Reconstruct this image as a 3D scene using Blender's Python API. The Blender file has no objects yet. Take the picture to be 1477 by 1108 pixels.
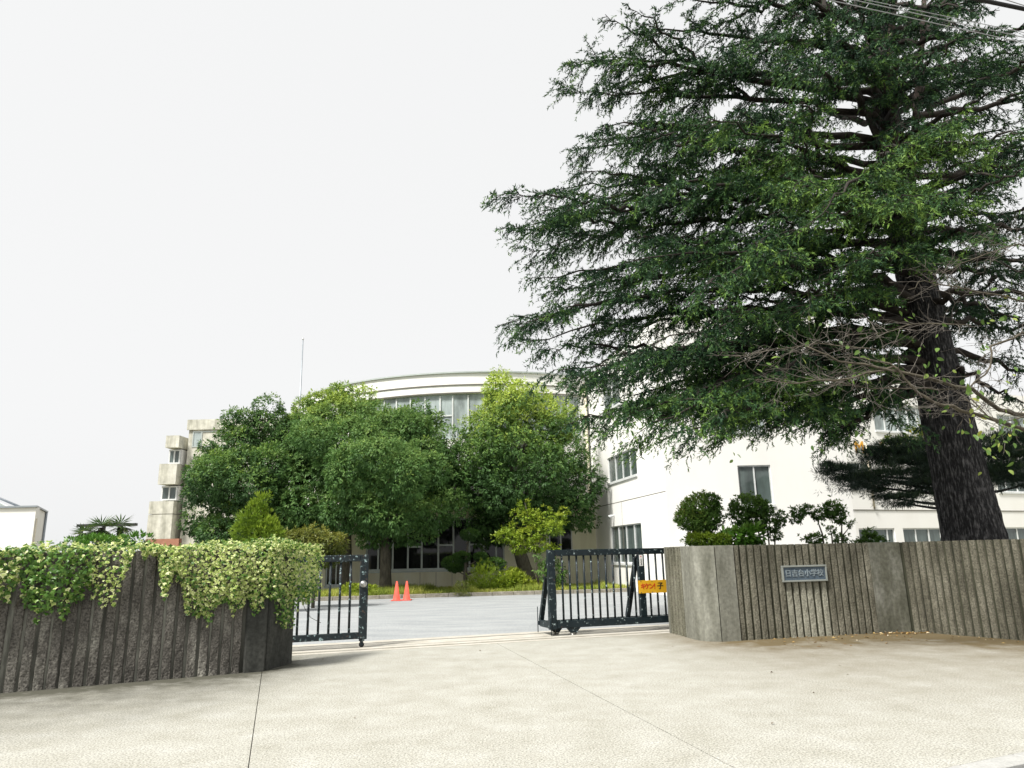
import bpy, bmesh, math, random
import numpy as np
from mathutils import Vector, Matrix

random.seed(7)
RNG = np.random.default_rng(11)
S = bpy.context.scene
COL = S.collection
R = math.radians

# ------------------------------------------------------------------ camera, sky, sun, exposure
EYE = 1.55; FPX = 1024.0; PITCH = R(13.5); ROLL = R(1.2)
fwd = Vector((0, math.cos(PITCH), math.sin(PITCH)))
r0 = Vector((1, 0, 0)); u0 = Vector((0, -math.sin(PITCH), math.cos(PITCH)))
cr = r0 * math.cos(ROLL) - u0 * math.sin(ROLL)
cu = r0 * math.sin(ROLL) + u0 * math.cos(ROLL)
cam_d = bpy.data.cameras.new('camera'); cam = bpy.data.objects.new('camera', cam_d); COL.objects.link(cam)
cam_d.sensor_fit = 'HORIZONTAL'; cam_d.sensor_width = 36.0; cam_d.lens = 36.0 * FPX / 1477.0
cam_d.clip_start = 0.05; cam_d.clip_end = 2000
m3 = Matrix((cr, cu, -fwd)).transposed()
cam.matrix_world = Matrix.Translation((0, 0, EYE)) @ m3.to_4x4()
S.camera = cam

SUN_EL, SUN_AZ = R(55), R(226)        # azimuth clockwise from +Y: light comes from behind the camera and the left
wd = bpy.data.worlds.new('World'); S.world = wd; wd.use_nodes = True
nt = wd.node_tree; nt.nodes.clear()
sky = nt.nodes.new('ShaderNodeTexSky'); sky.sky_type = 'NISHITA'; sky.sun_disc = False
sky.sun_elevation = SUN_EL; sky.sun_rotation = SUN_AZ; sky.air_density = 1.0; sky.dust_density = 4.0
hsv = nt.nodes.new('ShaderNodeHueSaturation'); hsv.inputs['Saturation'].default_value = 0.12
mixs = nt.nodes.new('ShaderNodeMix'); mixs.data_type = 'RGBA'; mixs.inputs[0].default_value = 0.96   # even high overcast
mixs.inputs[7].default_value = (2.10, 2.11, 2.11, 1)
bg = nt.nodes.new('ShaderNodeBackground'); bg.inputs['Strength'].default_value = 0.1
wo = nt.nodes.new('ShaderNodeOutputWorld')
nt.links.new(sky.outputs[0], hsv.inputs['Color']); nt.links.new(hsv.outputs[0], mixs.inputs[6])
nt.links.new(mixs.outputs[2], bg.inputs['Color']); nt.links.new(bg.outputs[0], wo.inputs['Surface'])
sd = bpy.data.lights.new('sun', 'SUN'); sd.energy = 1.5; sd.angle = R(11); sd.color = (1.0, 0.965, 0.9)
sun = bpy.data.objects.new('sun', sd); COL.objects.link(sun)
sv = Vector((math.sin(SUN_AZ) * math.cos(SUN_EL), math.cos(SUN_AZ) * math.cos(SUN_EL), math.sin(SUN_EL)))
sun.rotation_euler = (-sv).to_track_quat('-Z', 'Y').to_euler(); sun.location = (-20, -10, 40)
S.view_settings.view_transform = 'Standard'; S.view_settings.look = 'None'
S.view_settings.exposure = 2.1; S.view_settings.gamma = 1.0; S.view_settings.use_curve_mapping = False

# ------------------------------------------------------------------ measuring the site (rays of the survey view)
def ray(u, v):
    return fwd + cr * ((u - 738.5) / FPX) + cu * ((554 - v) / FPX)
def at(u, v, Y):
    d = ray(u, v); return Vector((0, 0, EYE)) + d * (Y / d.y)
def gnd(u, v, z=0.0):
    d = ray(u, v); return Vector((0, 0, EYE)) + d * ((z - EYE) / d.z)
def hit(u, v, p, n):
    d = ray(u, v); o = Vector((0, 0, EYE)); return o + d * ((p - o).dot(n) / d.dot(n))

# ------------------------------------------------------------------ materials
def mat(name, ramp, scale=3.0, detail=6, rough=0.8, bump=None, stretch=(1, 1, 1), speck=None, spec=0.3, attr=None, coat=None, fine=None):
    m = bpy.data.materials.new(name); m.use_nodes = True
    n = m.node_tree.nodes; l = m.node_tree.links; b = n['Principled BSDF']
    b.inputs['Roughness'].default_value = rough; b.inputs['Specular IOR Level'].default_value = spec
    g = n.new('ShaderNodeNewGeometry'); mp = n.new('ShaderNodeMapping'); mp.inputs['Scale'].default_value = stretch
    l.new(g.outputs['Position'], mp.inputs['Vector'])
    no = n.new('ShaderNodeTexNoise'); no.inputs['Scale'].default_value = scale; no.inputs['Detail'].default_value = detail
    no.inputs['Roughness'].default_value = 0.62
    l.new(mp.outputs[0], no.inputs['Vector'])
    rp = n.new('ShaderNodeValToRGB'); cr_ = rp.color_ramp
    while len(cr_.elements) < len(ramp): cr_.elements.new(0.5)
    for e, (p, c) in zip(cr_.elements, ramp): e.position = p; e.color = (*c, 1)
    l.new(no.outputs['Fac'], rp.inputs[0]); out = rp.outputs[0]
    if fine:                                   # multiplicative grain
        fs, lo, hi = fine
        f2 = n.new('ShaderNodeTexNoise'); f2.inputs['Scale'].default_value = fs; f2.inputs['Detail'].default_value = 3
        l.new(g.outputs['Position'], f2.inputs['Vector'])
        mr = n.new('ShaderNodeMapRange'); mr.inputs[1].default_value = 0.3; mr.inputs[2].default_value = 0.7
        mr.inputs[3].default_value = lo; mr.inputs[4].default_value = hi
        l.new(f2.outputs['Fac'], mr.inputs[0])
        mx = n.new('ShaderNodeVectorMath'); mx.operation = 'SCALE'; l.new(out, mx.inputs[0]); l.new(mr.outputs[0], mx.inputs['Scale']); out = mx.outputs[0]
    if speck:
        for (ss, th, c) in speck:
            n2 = n.new('ShaderNodeTexNoise'); n2.inputs['Scale'].default_value = ss; n2.inputs['Detail'].default_value = 4; n2.inputs['Roughness'].default_value = 0.7
            l.new(g.outputs['Position'], n2.inputs['Vector'])
            mr = n.new('ShaderNodeMapRange'); mr.inputs[1].default_value = th; mr.inputs[2].default_value = th + 0.05; l.new(n2.outputs['Fac'], mr.inputs[0])
            mx = n.new('ShaderNodeMix'); mx.data_type = 'RGBA'; l.new(mr.outputs[0], mx.inputs[0]); l.new(out, mx.inputs[6]); mx.inputs[7].default_value = (*c, 1); out = mx.outputs[2]
    if attr:
        for (an, c, s_) in attr:
            a = n.new('ShaderNodeAttribute'); a.attribute_name = an
            n3 = n.new('ShaderNodeTexNoise'); n3.inputs['Scale'].default_value = s_; n3.inputs['Detail'].default_value = 8; n3.inputs['Roughness'].default_value = 0.7
            l.new(g.outputs['Position'], n3.inputs['Vector'])
            mr = n.new('ShaderNodeMapRange'); mr.inputs[1].default_value = 0.32; mr.inputs[2].default_value = 0.68; mr.inputs[3].default_value = 0.55; mr.inputs[4].default_value = 1.35
            l.new(n3.outputs['Fac'], mr.inputs[0])
            ad = n.new('ShaderNodeMath'); ad.operation = 'MULTIPLY'; ad.use_clamp = True; l.new(a.outputs['Fac'], ad.inputs[0]); l.new(mr.outputs[0], ad.inputs[1]); mr = ad
            mx = n.new('ShaderNodeMix'); mx.data_type = 'RGBA'; l.new(mr.outputs[0], mx.inputs[0]); l.new(out, mx.inputs[6]); mx.inputs[7].default_value = (*c, 1); out = mx.outputs[2]
    l.new(out, b.inputs['Base Color'])
    if bump:
        nb = n.new('ShaderNodeTexNoise'); nb.inputs['Scale'].default_value = bump[0]; nb.inputs['Detail'].default_value = 5
        l.new(g.outputs['Position'], nb.inputs['Vector'])
        bp = n.new('ShaderNodeBump'); bp.inputs['Strength'].default_value = bump[1]; bp.inputs['Distance'].default_value = bump[2]
        l.new(nb.outputs['Fac'], bp.inputs['Height']); l.new(bp.outputs[0], b.inputs['Normal'])
    return m

def leafmat(name, ramp, transl=0.35, rough=0.5, spec=0.35, attr='tint', big=None):
    m = bpy.data.materials.new(name); m.use_nodes = True
    n = m.node_tree.nodes; l = m.node_tree.links; b = n['Principled BSDF']
    b.inputs['Roughness'].default_value = rough; b.inputs['Specular IOR Level'].default_value = spec
    a = n.new('ShaderNodeAttribute'); a.attribute_name = attr
    rp = n.new('ShaderNodeValToRGB')
    while len(rp.color_ramp.elements) < len(ramp): rp.color_ramp.elements.new(0.5)
    for e, (p, c) in zip(rp.color_ramp.elements, ramp): e.position = p; e.color = (*c, 1)
    l.new(a.outputs['Fac'], rp.inputs[0]); l.new(rp.outputs[0], b.inputs['Base Color'])
    t = n.new('ShaderNodeBsdfTranslucent'); l.new(rp.outputs[0], t.inputs['Color'])
    mx = n.new('ShaderNodeMixShader'); mx.inputs[0].default_value = transl
    l.new(b.outputs[0], mx.inputs[1]); l.new(t.outputs[0], mx.inputs[2]); l.new(mx.outputs[0], n['Material Output'].inputs['Surface'])
    return m

def plain(name, c, rough=0.5, metal=0.0, spec=0.4):
    m = mat(name, [(0.35, tuple(x * 0.9 for x in c)), (0.65, tuple(min(1, x * 1.06) for x in c))], scale=6, rough=rough, spec=spec)
    m.node_tree.nodes['Principled BSDF'].inputs['Metallic'].default_value = metal
    return m

M = {}
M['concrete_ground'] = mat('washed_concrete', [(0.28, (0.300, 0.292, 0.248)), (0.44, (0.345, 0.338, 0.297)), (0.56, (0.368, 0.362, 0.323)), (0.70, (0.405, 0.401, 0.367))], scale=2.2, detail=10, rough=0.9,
                           bump=(85, 0.35, 0.005), fine=(62, 0.46, 1.48), speck=[(41, 0.61, (0.21, 0.195, 0.145)), (47, 0.60, (0.50, 0.49, 0.45)), (9, 0.72, (0.22, 0.205, 0.16))], attr=[('dirt', (0.125, 0.096, 0.050), 2.1), ('dark_band', (0.075, 0.073, 0.056), 2.6)])
M['joint_fill'] = mat('joint_fill', [(0.3, (0.06, 0.052, 0.036)), (0.7, (0.15, 0.135, 0.10))], scale=12)
M['threshold'] = mat('threshold_concrete', [(0.3, (0.38, 0.355, 0.30)), (0.7, (0.50, 0.48, 0.43))], scale=3, rough=0.85, fine=(60, 0.8, 1.15))
M['asphalt'] = mat('pale_worn_asphalt', [(0.3, (0.26, 0.276, 0.285)), (0.55, (0.325, 0.340, 0.346)), (0.8, (0.39, 0.402, 0.405))], scale=1.2, stretch=(0.5, 1.6, 1), rough=0.85, fine=(30, 0.7, 1.2))
M['soil'] = mat('soil', [(0.3, (0.09, 0.075, 0.05)), (0.7, (0.17, 0.15, 0.09))], scale=6)
M['field'] = mat('earth', [(0.3, (0.16, 0.16, 0.10)), (0.7, (0.24, 0.23, 0.16))], scale=0.4)
M['street'] = mat('street_asphalt', [(0.3, (0.09, 0.09, 0.09)), (0.7, (0.14, 0.14, 0.14))], scale=4, fine=(80, 0.7, 1.3))
M['kerb'] = mat('kerb_concrete', [(0.3, (0.20, 0.18, 0.14)), (0.7, (0.33, 0.31, 0.26))], scale=5, fine=(25, 0.75, 1.2))
M['kerb_white'] = mat('pale_kerb', [(0.3, (0.34, 0.34, 0.325)), (0.7, (0.42, 0.42, 0.405))], scale=6, fine=(60, 0.85, 1.1), speck=[(9, 0.66, (0.3, 0.28, 0.22))])
M['rib_dark'] = mat('aged_split_concrete', [(0.25, (0.044, 0.041, 0.036)), (0.5, (0.118, 0.110, 0.097)), (0.72, (0.28, 0.27, 0.235))], scale=2.2, stretch=(1.6, 1.6, 0.7), rough=0.92, bump=(34, 0.9, 0.02), fine=(44, 0.42, 1.55))
M['groove_dark'] = mat('aged_groove', [(0.3, (0.035, 0.036, 0.030)), (0.52, (0.10, 0.10, 0.085)), (0.70, (0.26, 0.26, 0.225))], scale=2.0, stretch=(3, 3, 0.5), rough=0.95, bump=(14, 0.6, 0.01))
M['smooth_dark'] = mat('aged_smooth_concrete', [(0.3, (0.026, 0.028, 0.025)), (0.6, (0.055, 0.056, 0.05)), (0.8, (0.10, 0.10, 0.09))], scale=1.6, stretch=(2, 2, 0.6), rough=0.9, bump=(25, 0.4, 0.01), fine=(20, 0.7, 1.25))
M['rib'] = mat('split_concrete', [(0.25, (0.052, 0.049, 0.036)), (0.5, (0.112, 0.106, 0.080)), (0.72, (0.20, 0.19, 0.15))], scale=1.5, stretch=(1.6, 1.6, 0.8), rough=0.92, bump=(34, 0.9, 0.02), fine=(42, 0.55, 1.45), speck=[(16, 0.74, (0.34, 0.33, 0.27))])
M['rib_pale'] = mat('clean_split_concrete', [(0.25, (0.165, 0.162, 0.125)), (0.5, (0.235, 0.23, 0.185)), (0.75, (0.31, 0.305, 0.25))], scale=2.5, stretch=(1, 1, 0.5), rough=0.92, bump=(34, 0.9, 0.02), fine=(42, 0.65, 1.35))
M['rib_mid'] = mat('lighter_split_concrete', [(0.25, (0.10, 0.10, 0.072)), (0.5, (0.155, 0.15, 0.112)), (0.75, (0.215, 0.21, 0.165))], scale=2.0, stretch=(1.6, 1.6, 0.6), rough=0.92, bump=(34, 0.9, 0.02), fine=(42, 0.65, 1.35))
M['groove'] = mat('stained_groove', [(0.3, (0.020, 0.021, 0.014)), (0.7, (0.06, 0.062, 0.040))], scale=2.0, stretch=(3, 3, 0.5), rough=0.95)
M['smooth'] = mat('smooth_concrete', [(0.25, (0.10, 0.10, 0.078)), (0.5, (0.185, 0.185, 0.155)), (0.72, (0.29, 0.29, 0.25))], scale=1.6, stretch=(2.6, 2.6, 0.55), rough=0.9, bump=(25, 0.3, 0.008), fine=(18, 0.8, 1.18))
M['smooth_stain'] = mat('stained_smooth_concrete', [(0.25, (0.06, 0.062, 0.045)), (0.5, (0.11, 0.11, 0.085)), (0.8, (0.26, 0.26, 0.23))], scale=1.5, stretch=(2.2, 2.2, 0.8), rough=0.9, fine=(18, 0.75, 1.2))
M['gate'] = mat('flaking_navy_paint', [(0.3, (0.005, 0.011, 0.014)), (0.7, (0.012, 0.021, 0.026))], scale=4, rough=0.45, spec=0.25, bump=(40, 0.3, 0.003),
                speck=[(11, 0.63, (0.055, 0.034, 0.026)), (15, 0.61, (0.34, 0.42, 0.42))])
M['gate_worn'] = mat('peeling_teal_paint', [(0.3, (0.008, 0.014, 0.018)), (0.7, (0.02, 0.028, 0.031))], scale=5, rough=0.5, spec=0.25, bump=(40, 0.4, 0.003),
                     speck=[(13, 0.60, (0.075, 0.052, 0.042)), (19, 0.60, (0.32, 0.44, 0.45))])
M['steel'] = plain('galvanised_steel', (0.45, 0.45, 0.44), 0.35, 0.9)
M['rubber'] = plain('black_rubber', (0.02, 0.02, 0.02), 0.7)
M['yellow'] = mat('yellow_sign_paint', [(0.3, (0.64, 0.345, 0.016)), (0.7, (0.72, 0.41, 0.026))], scale=6, rough=0.45, speck=[(14, 0.72, (0.10, 0.06, 0.03))])
M['red_ink'] = plain('red_lettering', (0.55, 0.025, 0.012), 0.5)
M['black_ink'] = plain('black_lettering', (0.02, 0.018, 0.016), 0.5)
M['white_paint'] = plain('white_paint', (0.78, 0.78, 0.76), 0.5)
M['plate'] = mat('blue_grey_stone_plate', [(0.3, (0.05, 0.075, 0.105)), (0.7, (0.095, 0.125, 0.155))], scale=9, rough=0.6, fine=(60, 0.7, 1.3))
M['plate_text'] = plain('raised_pale_lettering', (0.20, 0.24, 0.265), 0.5)
M['plate_frame'] = plain('plate_frame_metal', (0.27, 0.29, 0.27), 0.5, 0.2)
M['cone'] = mat('red_cone_plastic', [(0.3, (0.66, 0.085, 0.06)), (0.7, (0.75, 0.12, 0.085))], scale=5, rough=0.45)
M['wall_white'] = mat('white_render', [(0.25, (0.80, 0.79, 0.76)), (0.55, (0.85, 0.845, 0.82)), (0.8, (0.87, 0.87, 0.85))], scale=0.5, stretch=(1, 1, 0.4), rough=0.85)
M['wall_cream'] = mat('cream_render', [(0.25, (0.66, 0.62, 0.44)), (0.5, (0.79, 0.76, 0.58)), (0.8, (0.83, 0.81, 0.68))], scale=0.8, stretch=(1.6, 1.6, 0.3), rough=0.85)
M['joint_line'] = plain('dark_joint', (0.16, 0.15, 0.13), 0.8)
M['fascia'] = plain('white_fascia', (0.80, 0.80, 0.80), 0.5)
M['frame'] = plain('grey_aluminium', (0.46, 0.50, 0.48), 0.4, 0.3)
M['frame_white'] = plain('pale_aluminium', (0.66, 0.68, 0.68), 0.4)
def glass(name, c, rough=0.03, spec=0.35):
    return mat(name, [(0.35, tuple(x * 0.6 for x in c)), (0.65, tuple(x * 1.3 for x in c))], scale=0.9, rough=rough, spec=spec, stretch=(2, 2, 0.6))
M['glass_dark'] = glass('dark_window_glass', (0.012, 0.014, 0.015))
M['glass_mid'] = glass('grey_window_glass', (0.085, 0.11, 0.105), 0.03, 0.6)
M['glass_pale'] = glass('pale_window_glass', (0.33, 0.38, 0.38), 0.08)  # panes with a paler base colour
M['pipe'] = plain('cream_downpipe', (0.60, 0.55, 0.42), 0.5)
M['yellow_rope'] = plain('yellow_strap', (0.75, 0.55, 0.06), 0.6)
M['orange'] = plain('orange_letter', (0.72, 0.36, 0.03), 0.5)
M['stained'] = mat('stained_concrete', [(0.25, (0.28, 0.275, 0.22)), (0.5, (0.58, 0.57, 0.49)), (0.7, (0.72, 0.71, 0.64))], scale=0.9, stretch=(2.2, 2.2, 0.25), rough=0.9, fine=(2.0, 0.75, 1.15))
M['brick_red'] = mat('red_brick_wall', [(0.3, (0.36, 0.17, 0.11)), (0.7, (0.46, 0.23, 0.155))], scale=5)
M['dark_metal'] = plain('dark_metal', (0.03, 0.03, 0.032), 0.5)
M['pole'] = plain('grey_pole', (0.30, 0.33, 0.36), 0.4, 0.3)
M['bark_cedar'] = mat('cedar_bark', [(0.34, (0.008, 0.008, 0.009)), (0.5, (0.026, 0.026, 0.028)), (0.68, (0.135, 0.132, 0.135))], scale=14, stretch=(1.8, 1.8, 0.35), rough=0.95, bump=(16, 1.0, 0.06))
M['bark_limb'] = mat('cedar_limb_bark', [(0.3, (0.012, 0.010, 0.009)), (0.75, (0.055, 0.046, 0.04))], scale=8, rough=0.95)
M['bark_stem'] = mat('reddish_stem_bark', [(0.3, (0.02, 0.015, 0.013)), (0.75, (0.085, 0.065, 0.056))], scale=8, rough=0.95)
M['bark_grey'] = mat('grey_bark', [(0.3, (0.05, 0.045, 0.035)), (0.75, (0.14, 0.13, 0.10))], scale=7, stretch=(2, 2, 0.6), rough=0.95, bump=(30, 0.5, 0.01))
M['bark_cherry'] = mat('cherry_bark', [(0.3, (0.045, 0.036, 0.028)), (0.6, (0.11, 0.097, 0.07)), (0.8, (0.22, 0.21, 0.17))], scale=14, rough=0.85, bump=(40, 0.5, 0.008))
M['twig'] = mat('bare_twig', [(0.3, (0.06, 0.052, 0.044)), (0.7, (0.19, 0.17, 0.15))], scale=9, rough=0.85)
M['wire_pale'] = plain('pale_wire', (0.32, 0.33, 0.34), 0.4)
M['wire_dark'] = plain('black_cable', (0.012, 0.012, 0.013), 0.6)
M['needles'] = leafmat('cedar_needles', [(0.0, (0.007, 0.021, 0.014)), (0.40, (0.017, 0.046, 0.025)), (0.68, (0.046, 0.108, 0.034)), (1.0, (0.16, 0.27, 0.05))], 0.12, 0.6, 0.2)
M['pine'] = leafmat('pine_needles', [(0.0, (0.010, 0.024, 0.016)), (0.6, (0.022, 0.050, 0.026)), (1.0, (0.06, 0.10, 0.032))], 0.1, 0.6)
M['oak'] = leafmat('oak_leaves', [(0.0, (0.032, 0.082, 0.022)), (0.4, (0.085, 0.180, 0.044)), (0.7, (0.18, 0.29, 0.075)), (1.0, (0.38, 0.48, 0.08))], 0.3, 0.6, 0.3)
M['dark_oak'] = leafmat('dark_leaves', [(0.0, (0.024, 0.062, 0.021)), (0.45, (0.064, 0.142, 0.037)), (0.72, (0.16, 0.27, 0.055)), (1.0, (0.42, 0.52, 0.09))], 0.28, 0.6, 0.3)
M['lime'] = leafmat('yellow_green_leaves', [(0.0, (0.09, 0.17, 0.015)), (0.5, (0.24, 0.34, 0.03)), (1.0, (0.46, 0.52, 0.07))], 0.4, 0.5)
M['maple'] = leafmat('bronze_leaves', [(0.0, (0.06, 0.085, 0.014)), (0.5, (0.15, 0.175, 0.03)), (1.0, (0.32, 0.30, 0.06))], 0.35, 0.5)
M['shrub'] = leafmat('shrub_leaves', [(0.0, (0.026, 0.066, 0.015)), (0.5, (0.075, 0.155, 0.030)), (0.85, (0.16, 0.27, 0.05)), (1.0, (0.30, 0.34, 0.07))], 0.3, 0.55, 0.25)
M['cloud_leaf'] = leafmat('clipped_leaves', [(0.0, (0.02, 0.055, 0.012)), (0.6, (0.055, 0.13, 0.02)), (1.0, (0.13, 0.24, 0.035))], 0.2, 0.5)
M['bright_leaf'] = leafmat('fresh_green_leaves', [(0.0, (0.03, 0.10, 0.012)), (0.6, (0.09, 0.22, 0.025)), (1.0, (0.2, 0.34, 0.06))], 0.35, 0.45)
M['cherry_leaf'] = leafmat('cherry_leaves', [(0.0, (0.06, 0.13, 0.03)), (0.6, (0.16, 0.27, 0.06)), (0.85, (0.34, 0.40, 0.10)), (1.0, (0.55, 0.45, 0.05))], 0.4, 0.4)
M['grass'] = leafmat('grass_blades', [(0.0, (0.18, 0.26, 0.04)), (0.5, (0.40, 0.46, 0.08)), (1.0, (0.60, 0.58, 0.17))], 0.35, 0.6)
M['litter'] = leafmat('dead_leaves', [(0.0, (0.06, 0.035, 0.02)), (0.5, (0.28, 0.16, 0.05)), (0.8, (0.5, 0.36, 0.14)), (1.0, (0.66, 0.62, 0.52))], 0.1, 0.7)
M['ivy_green'] = leafmat('green_ivy', [(0.0, (0.028, 0.085, 0.014)), (0.5, (0.095, 0.21, 0.03)), (1.0, (0.26, 0.38, 0.07))], 0.25, 0.4, 0.4)
M['ivy_var'] = leafmat('variegated_ivy', [(0.0, (0.06, 0.13, 0.02)), (0.3, (0.22, 0.34, 0.055)), (0.6, (0.52, 0.60, 0.19)), (1.0, (0.82, 0.83, 0.50))], 0.28, 0.4, 0.4)
M['palm'] = leafmat('palm_fronds', [(0.0, (0.03, 0.075, 0.015)), (0.6, (0.08, 0.15, 0.03)), (1.0, (0.30, 0.32, 0.08))], 0.25, 0.45)
M['thatch'] = leafmat('dry_fronds', [(0.0, (0.16, 0.13, 0.08)), (0.6, (0.33, 0.29, 0.19)), (1.0, (0.5, 0.46, 0.34))], 0.15, 0.8)

# ------------------------------------------------------------------ object helpers
def thing(name, label, cat, loc=(0, 0, 0), rotz=0.0, group=None):
    o = bpy.data.objects.new(name, None); COL.objects.link(o); o.empty_display_size = 0.2
    o.location = loc; o.rotation_euler = (0, 0, rotz); o['label'] = label; o['category'] = cat
    if group: o['group'] = group
    return o
def tag(o, label=None, cat=None, group=None, kind=None):
    if label: o['label'] = label
    if cat: o['category'] = cat
    if group: o['group'] = group
    if kind: o['kind'] = kind
    return o
def base_inv(root):
    b = Matrix.Identity(4); o = root; ch = []
    while o is not None: ch.append(o); o = o.parent
    b = Matrix.Identity(4)
    for o in reversed(ch):
        b = b @ o.matrix_parent_inverse @ (Matrix.Translation(o.location) @ o.rotation_euler.to_matrix().to_4x4())
    return b.inverted()
def link(name, me, parent=None, world=True):
    o = bpy.data.objects.new(name, me); COL.objects.link(o)
    if parent is not None:
        o.parent = parent
        if world: o.matrix_parent_inverse = base_inv(parent)
    return o

class MB:
    """collects shapes into one mesh"""
    def __init__(s): s.v = []; s.f = []; s.mi = []; s.sm = []
    def add(s, vs, fs, mi=0, sm=False):
        k = len(s.v); s.v += [tuple(p) for p in vs]; s.f += [tuple(i + k for i in f) for f in fs]; s.mi += [mi] * len(fs); s.sm += [sm] * len(fs); return s
    def box(s, a, b, fr=None, mi=0):
        (x0, y0, z0), (x1, y1, z1) = a, b
        vs = [Vector((x, y, z)) for z in (z0, z1) for y in (y0, y1) for x in (x0, x1)]
        if fr: vs = [fr @ p for p in vs]
        return s.add(vs, [(0, 2, 3, 1), (4, 5, 7, 6), (0, 1, 5, 4), (2, 6, 7, 3), (0, 4, 6, 2), (1, 3, 7, 5)], mi)
    def bevbox(s, a, b, fr=None, c=0.008, mi=0):
        (x0, y0, z0), (x1, y1, z1) = a, b
        vs = []; 
        for z, k in ((z0, c), (z0 + c, 0), (z1 - c, 0), (z1, c)):
            d = k
            for (x, y) in ((x0 + c, y0 + d), (x1 - c, y0 + d), (x1 - d, y0 + c), (x1 - d, y1 - c), (x1 - c, y1 - d), (x0 + c, y1 - d), (x0 + d, y1 - c), (x0 + d, y0 + c)):
                vs.append(Vector((x, y, z)))
        if fr: vs = [fr @ p for p in vs]
        fs = [tuple(range(7, -1, -1)), tuple(range(24, 32))]
        for r in range(3):
            for i in range(8): j = (i + 1) % 8; fs.append((r * 8 + i, r * 8 + j, r * 8 + 8 + j, r * 8 + 8 + i))
        return s.add(vs, fs, mi)
    def tube(s, pts, rad, n=6, cap=True, mi=0, sm=True):
        pts = [Vector(p) for p in pts]
        if not hasattr(rad, '__len__'): rad = [rad] * len(pts)
        vs = []; fs = []; up = Vector((0, 0, 1)); side = None
        for i, p in enumerate(pts):
            d = (pts[min(i + 1, len(pts) - 1)] - pts[max(i - 1, 0)])
            if d.length < 1e-9: d = Vector((0, 0, 1))
            d.normalize()
            if side is None: side = d.cross(up if abs(d.z) < 0.9 else Vector((1, 0, 0)))
            side = side - d * side.dot(d)
            if side.length < 1e-6: side = d.orthogonal()
            side.normalize(); o = d.cross(side)
            for k in range(n):
                a = 2 * math.pi * k / n; vs.append(p + (side * math.cos(a) + o * math.sin(a)) * rad[i])
        for i in range(len(pts) - 1):
            for k in range(n):
                j = (k + 1) % n; fs.append((i * n + k, i * n + j, i * n + n + j, i * n + n + k))
        if cap: fs += [tuple(range(n - 1, -1, -1)), tuple(range((len(pts) - 1) * n, len(pts) * n))]
        return s.add(vs, fs, mi, sm)
    def build(s, name, m, parent=None, world=True):
        me = bpy.data.meshes.new(name); me.from_pydata(s.v, [], s.f)
        for mm in (m if isinstance(m, (list, tuple)) else [m]): me.materials.append(mm)
        me.polygons.foreach_set('material_index', s.mi); me.polygons.foreach_set('use_smooth', s.sm); me.update()
        return link(name, me, parent, world)

def np_mesh(name, V, F, m, tint=None, domain='FACE'):
    """V (n,3), F (k,q) -> mesh with a float attribute tint"""
    me = bpy.data.meshes.new(name); q = F.shape[1]
    me.vertices.add(len(V)); me.vertices.foreach_set('co', V.astype(np.float32).ravel())
    me.loops.add(F.size); me.loops.foreach_set('vertex_index', F.astype(np.int32).ravel())
    me.polygons.add(len(F)); me.polygons.foreach_set('loop_start', np.arange(0, F.size, q, dtype=np.int32))
    me.update(calc_edges=True); me.materials.append(m)
    if tint is not None:
        a = me.attributes.new('tint', 'FLOAT', domain); a.data.foreach_set('value', np.clip(tint, 0, 1).astype(np.float32))
    return me

def norm(a): return a / np.maximum(np.linalg.norm(a, axis=1, keepdims=True), 1e-9)
def rnd_dir(n): return norm(RNG.normal(size=(n, 3)))
def leaf_cards(P, D, N, L, W, fold=0.15):
    """rhombic folded leaves: base P, along D, facing N"""
    n = len(P); D = norm(D); Sd = norm(np.cross(D, N)); N2 = np.cross(Sd, D)
    L = L.reshape(-1, 1); W = W.reshape(-1, 1)
    V = np.empty((n, 4, 3)); mid = P + D * L * 0.45
    V[:, 0] = P; V[:, 1] = mid + Sd * W * 0.5 + N2 * W * fold; V[:, 2] = P + D * L; V[:, 3] = mid - Sd * W * 0.5 + N2 * W * fold
    F = np.arange(n * 4).reshape(n, 4)
    return V.reshape(-1, 3), F

def tuft_leaves(C, Nn, k, L, W, spread, tint_t, up=0.0, droop=0.0):
    """k leaves radiating from each tuft centre C, biased along Nn"""
    n = len(C); P = np.repeat(C, k, 0); B = np.repeat(Nn, k, 0)
    d = norm(rnd_dir(n * k) * spread + B + np.array([0, 0, up - droop]))
    P = P + d * (RNG.random((n * k, 1)) * L * 0.8)
    Nv = norm(rnd_dir(n * k) * 0.55 + B * 1.1 + np.array([0, 0, 0.45]))
    Ls = L * (0.65 + 0.6 * RNG.random(n * k)); Ws = W * (0.7 + 0.5 * RNG.random(n * k))
    V, F = leaf_cards(P, d + np.array([0, 0, -droop]), Nv, Ls, Ws)
    t = np.repeat(tint_t, k) + RNG.normal(0, 0.06, n * k)
    return V, F, t

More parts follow.
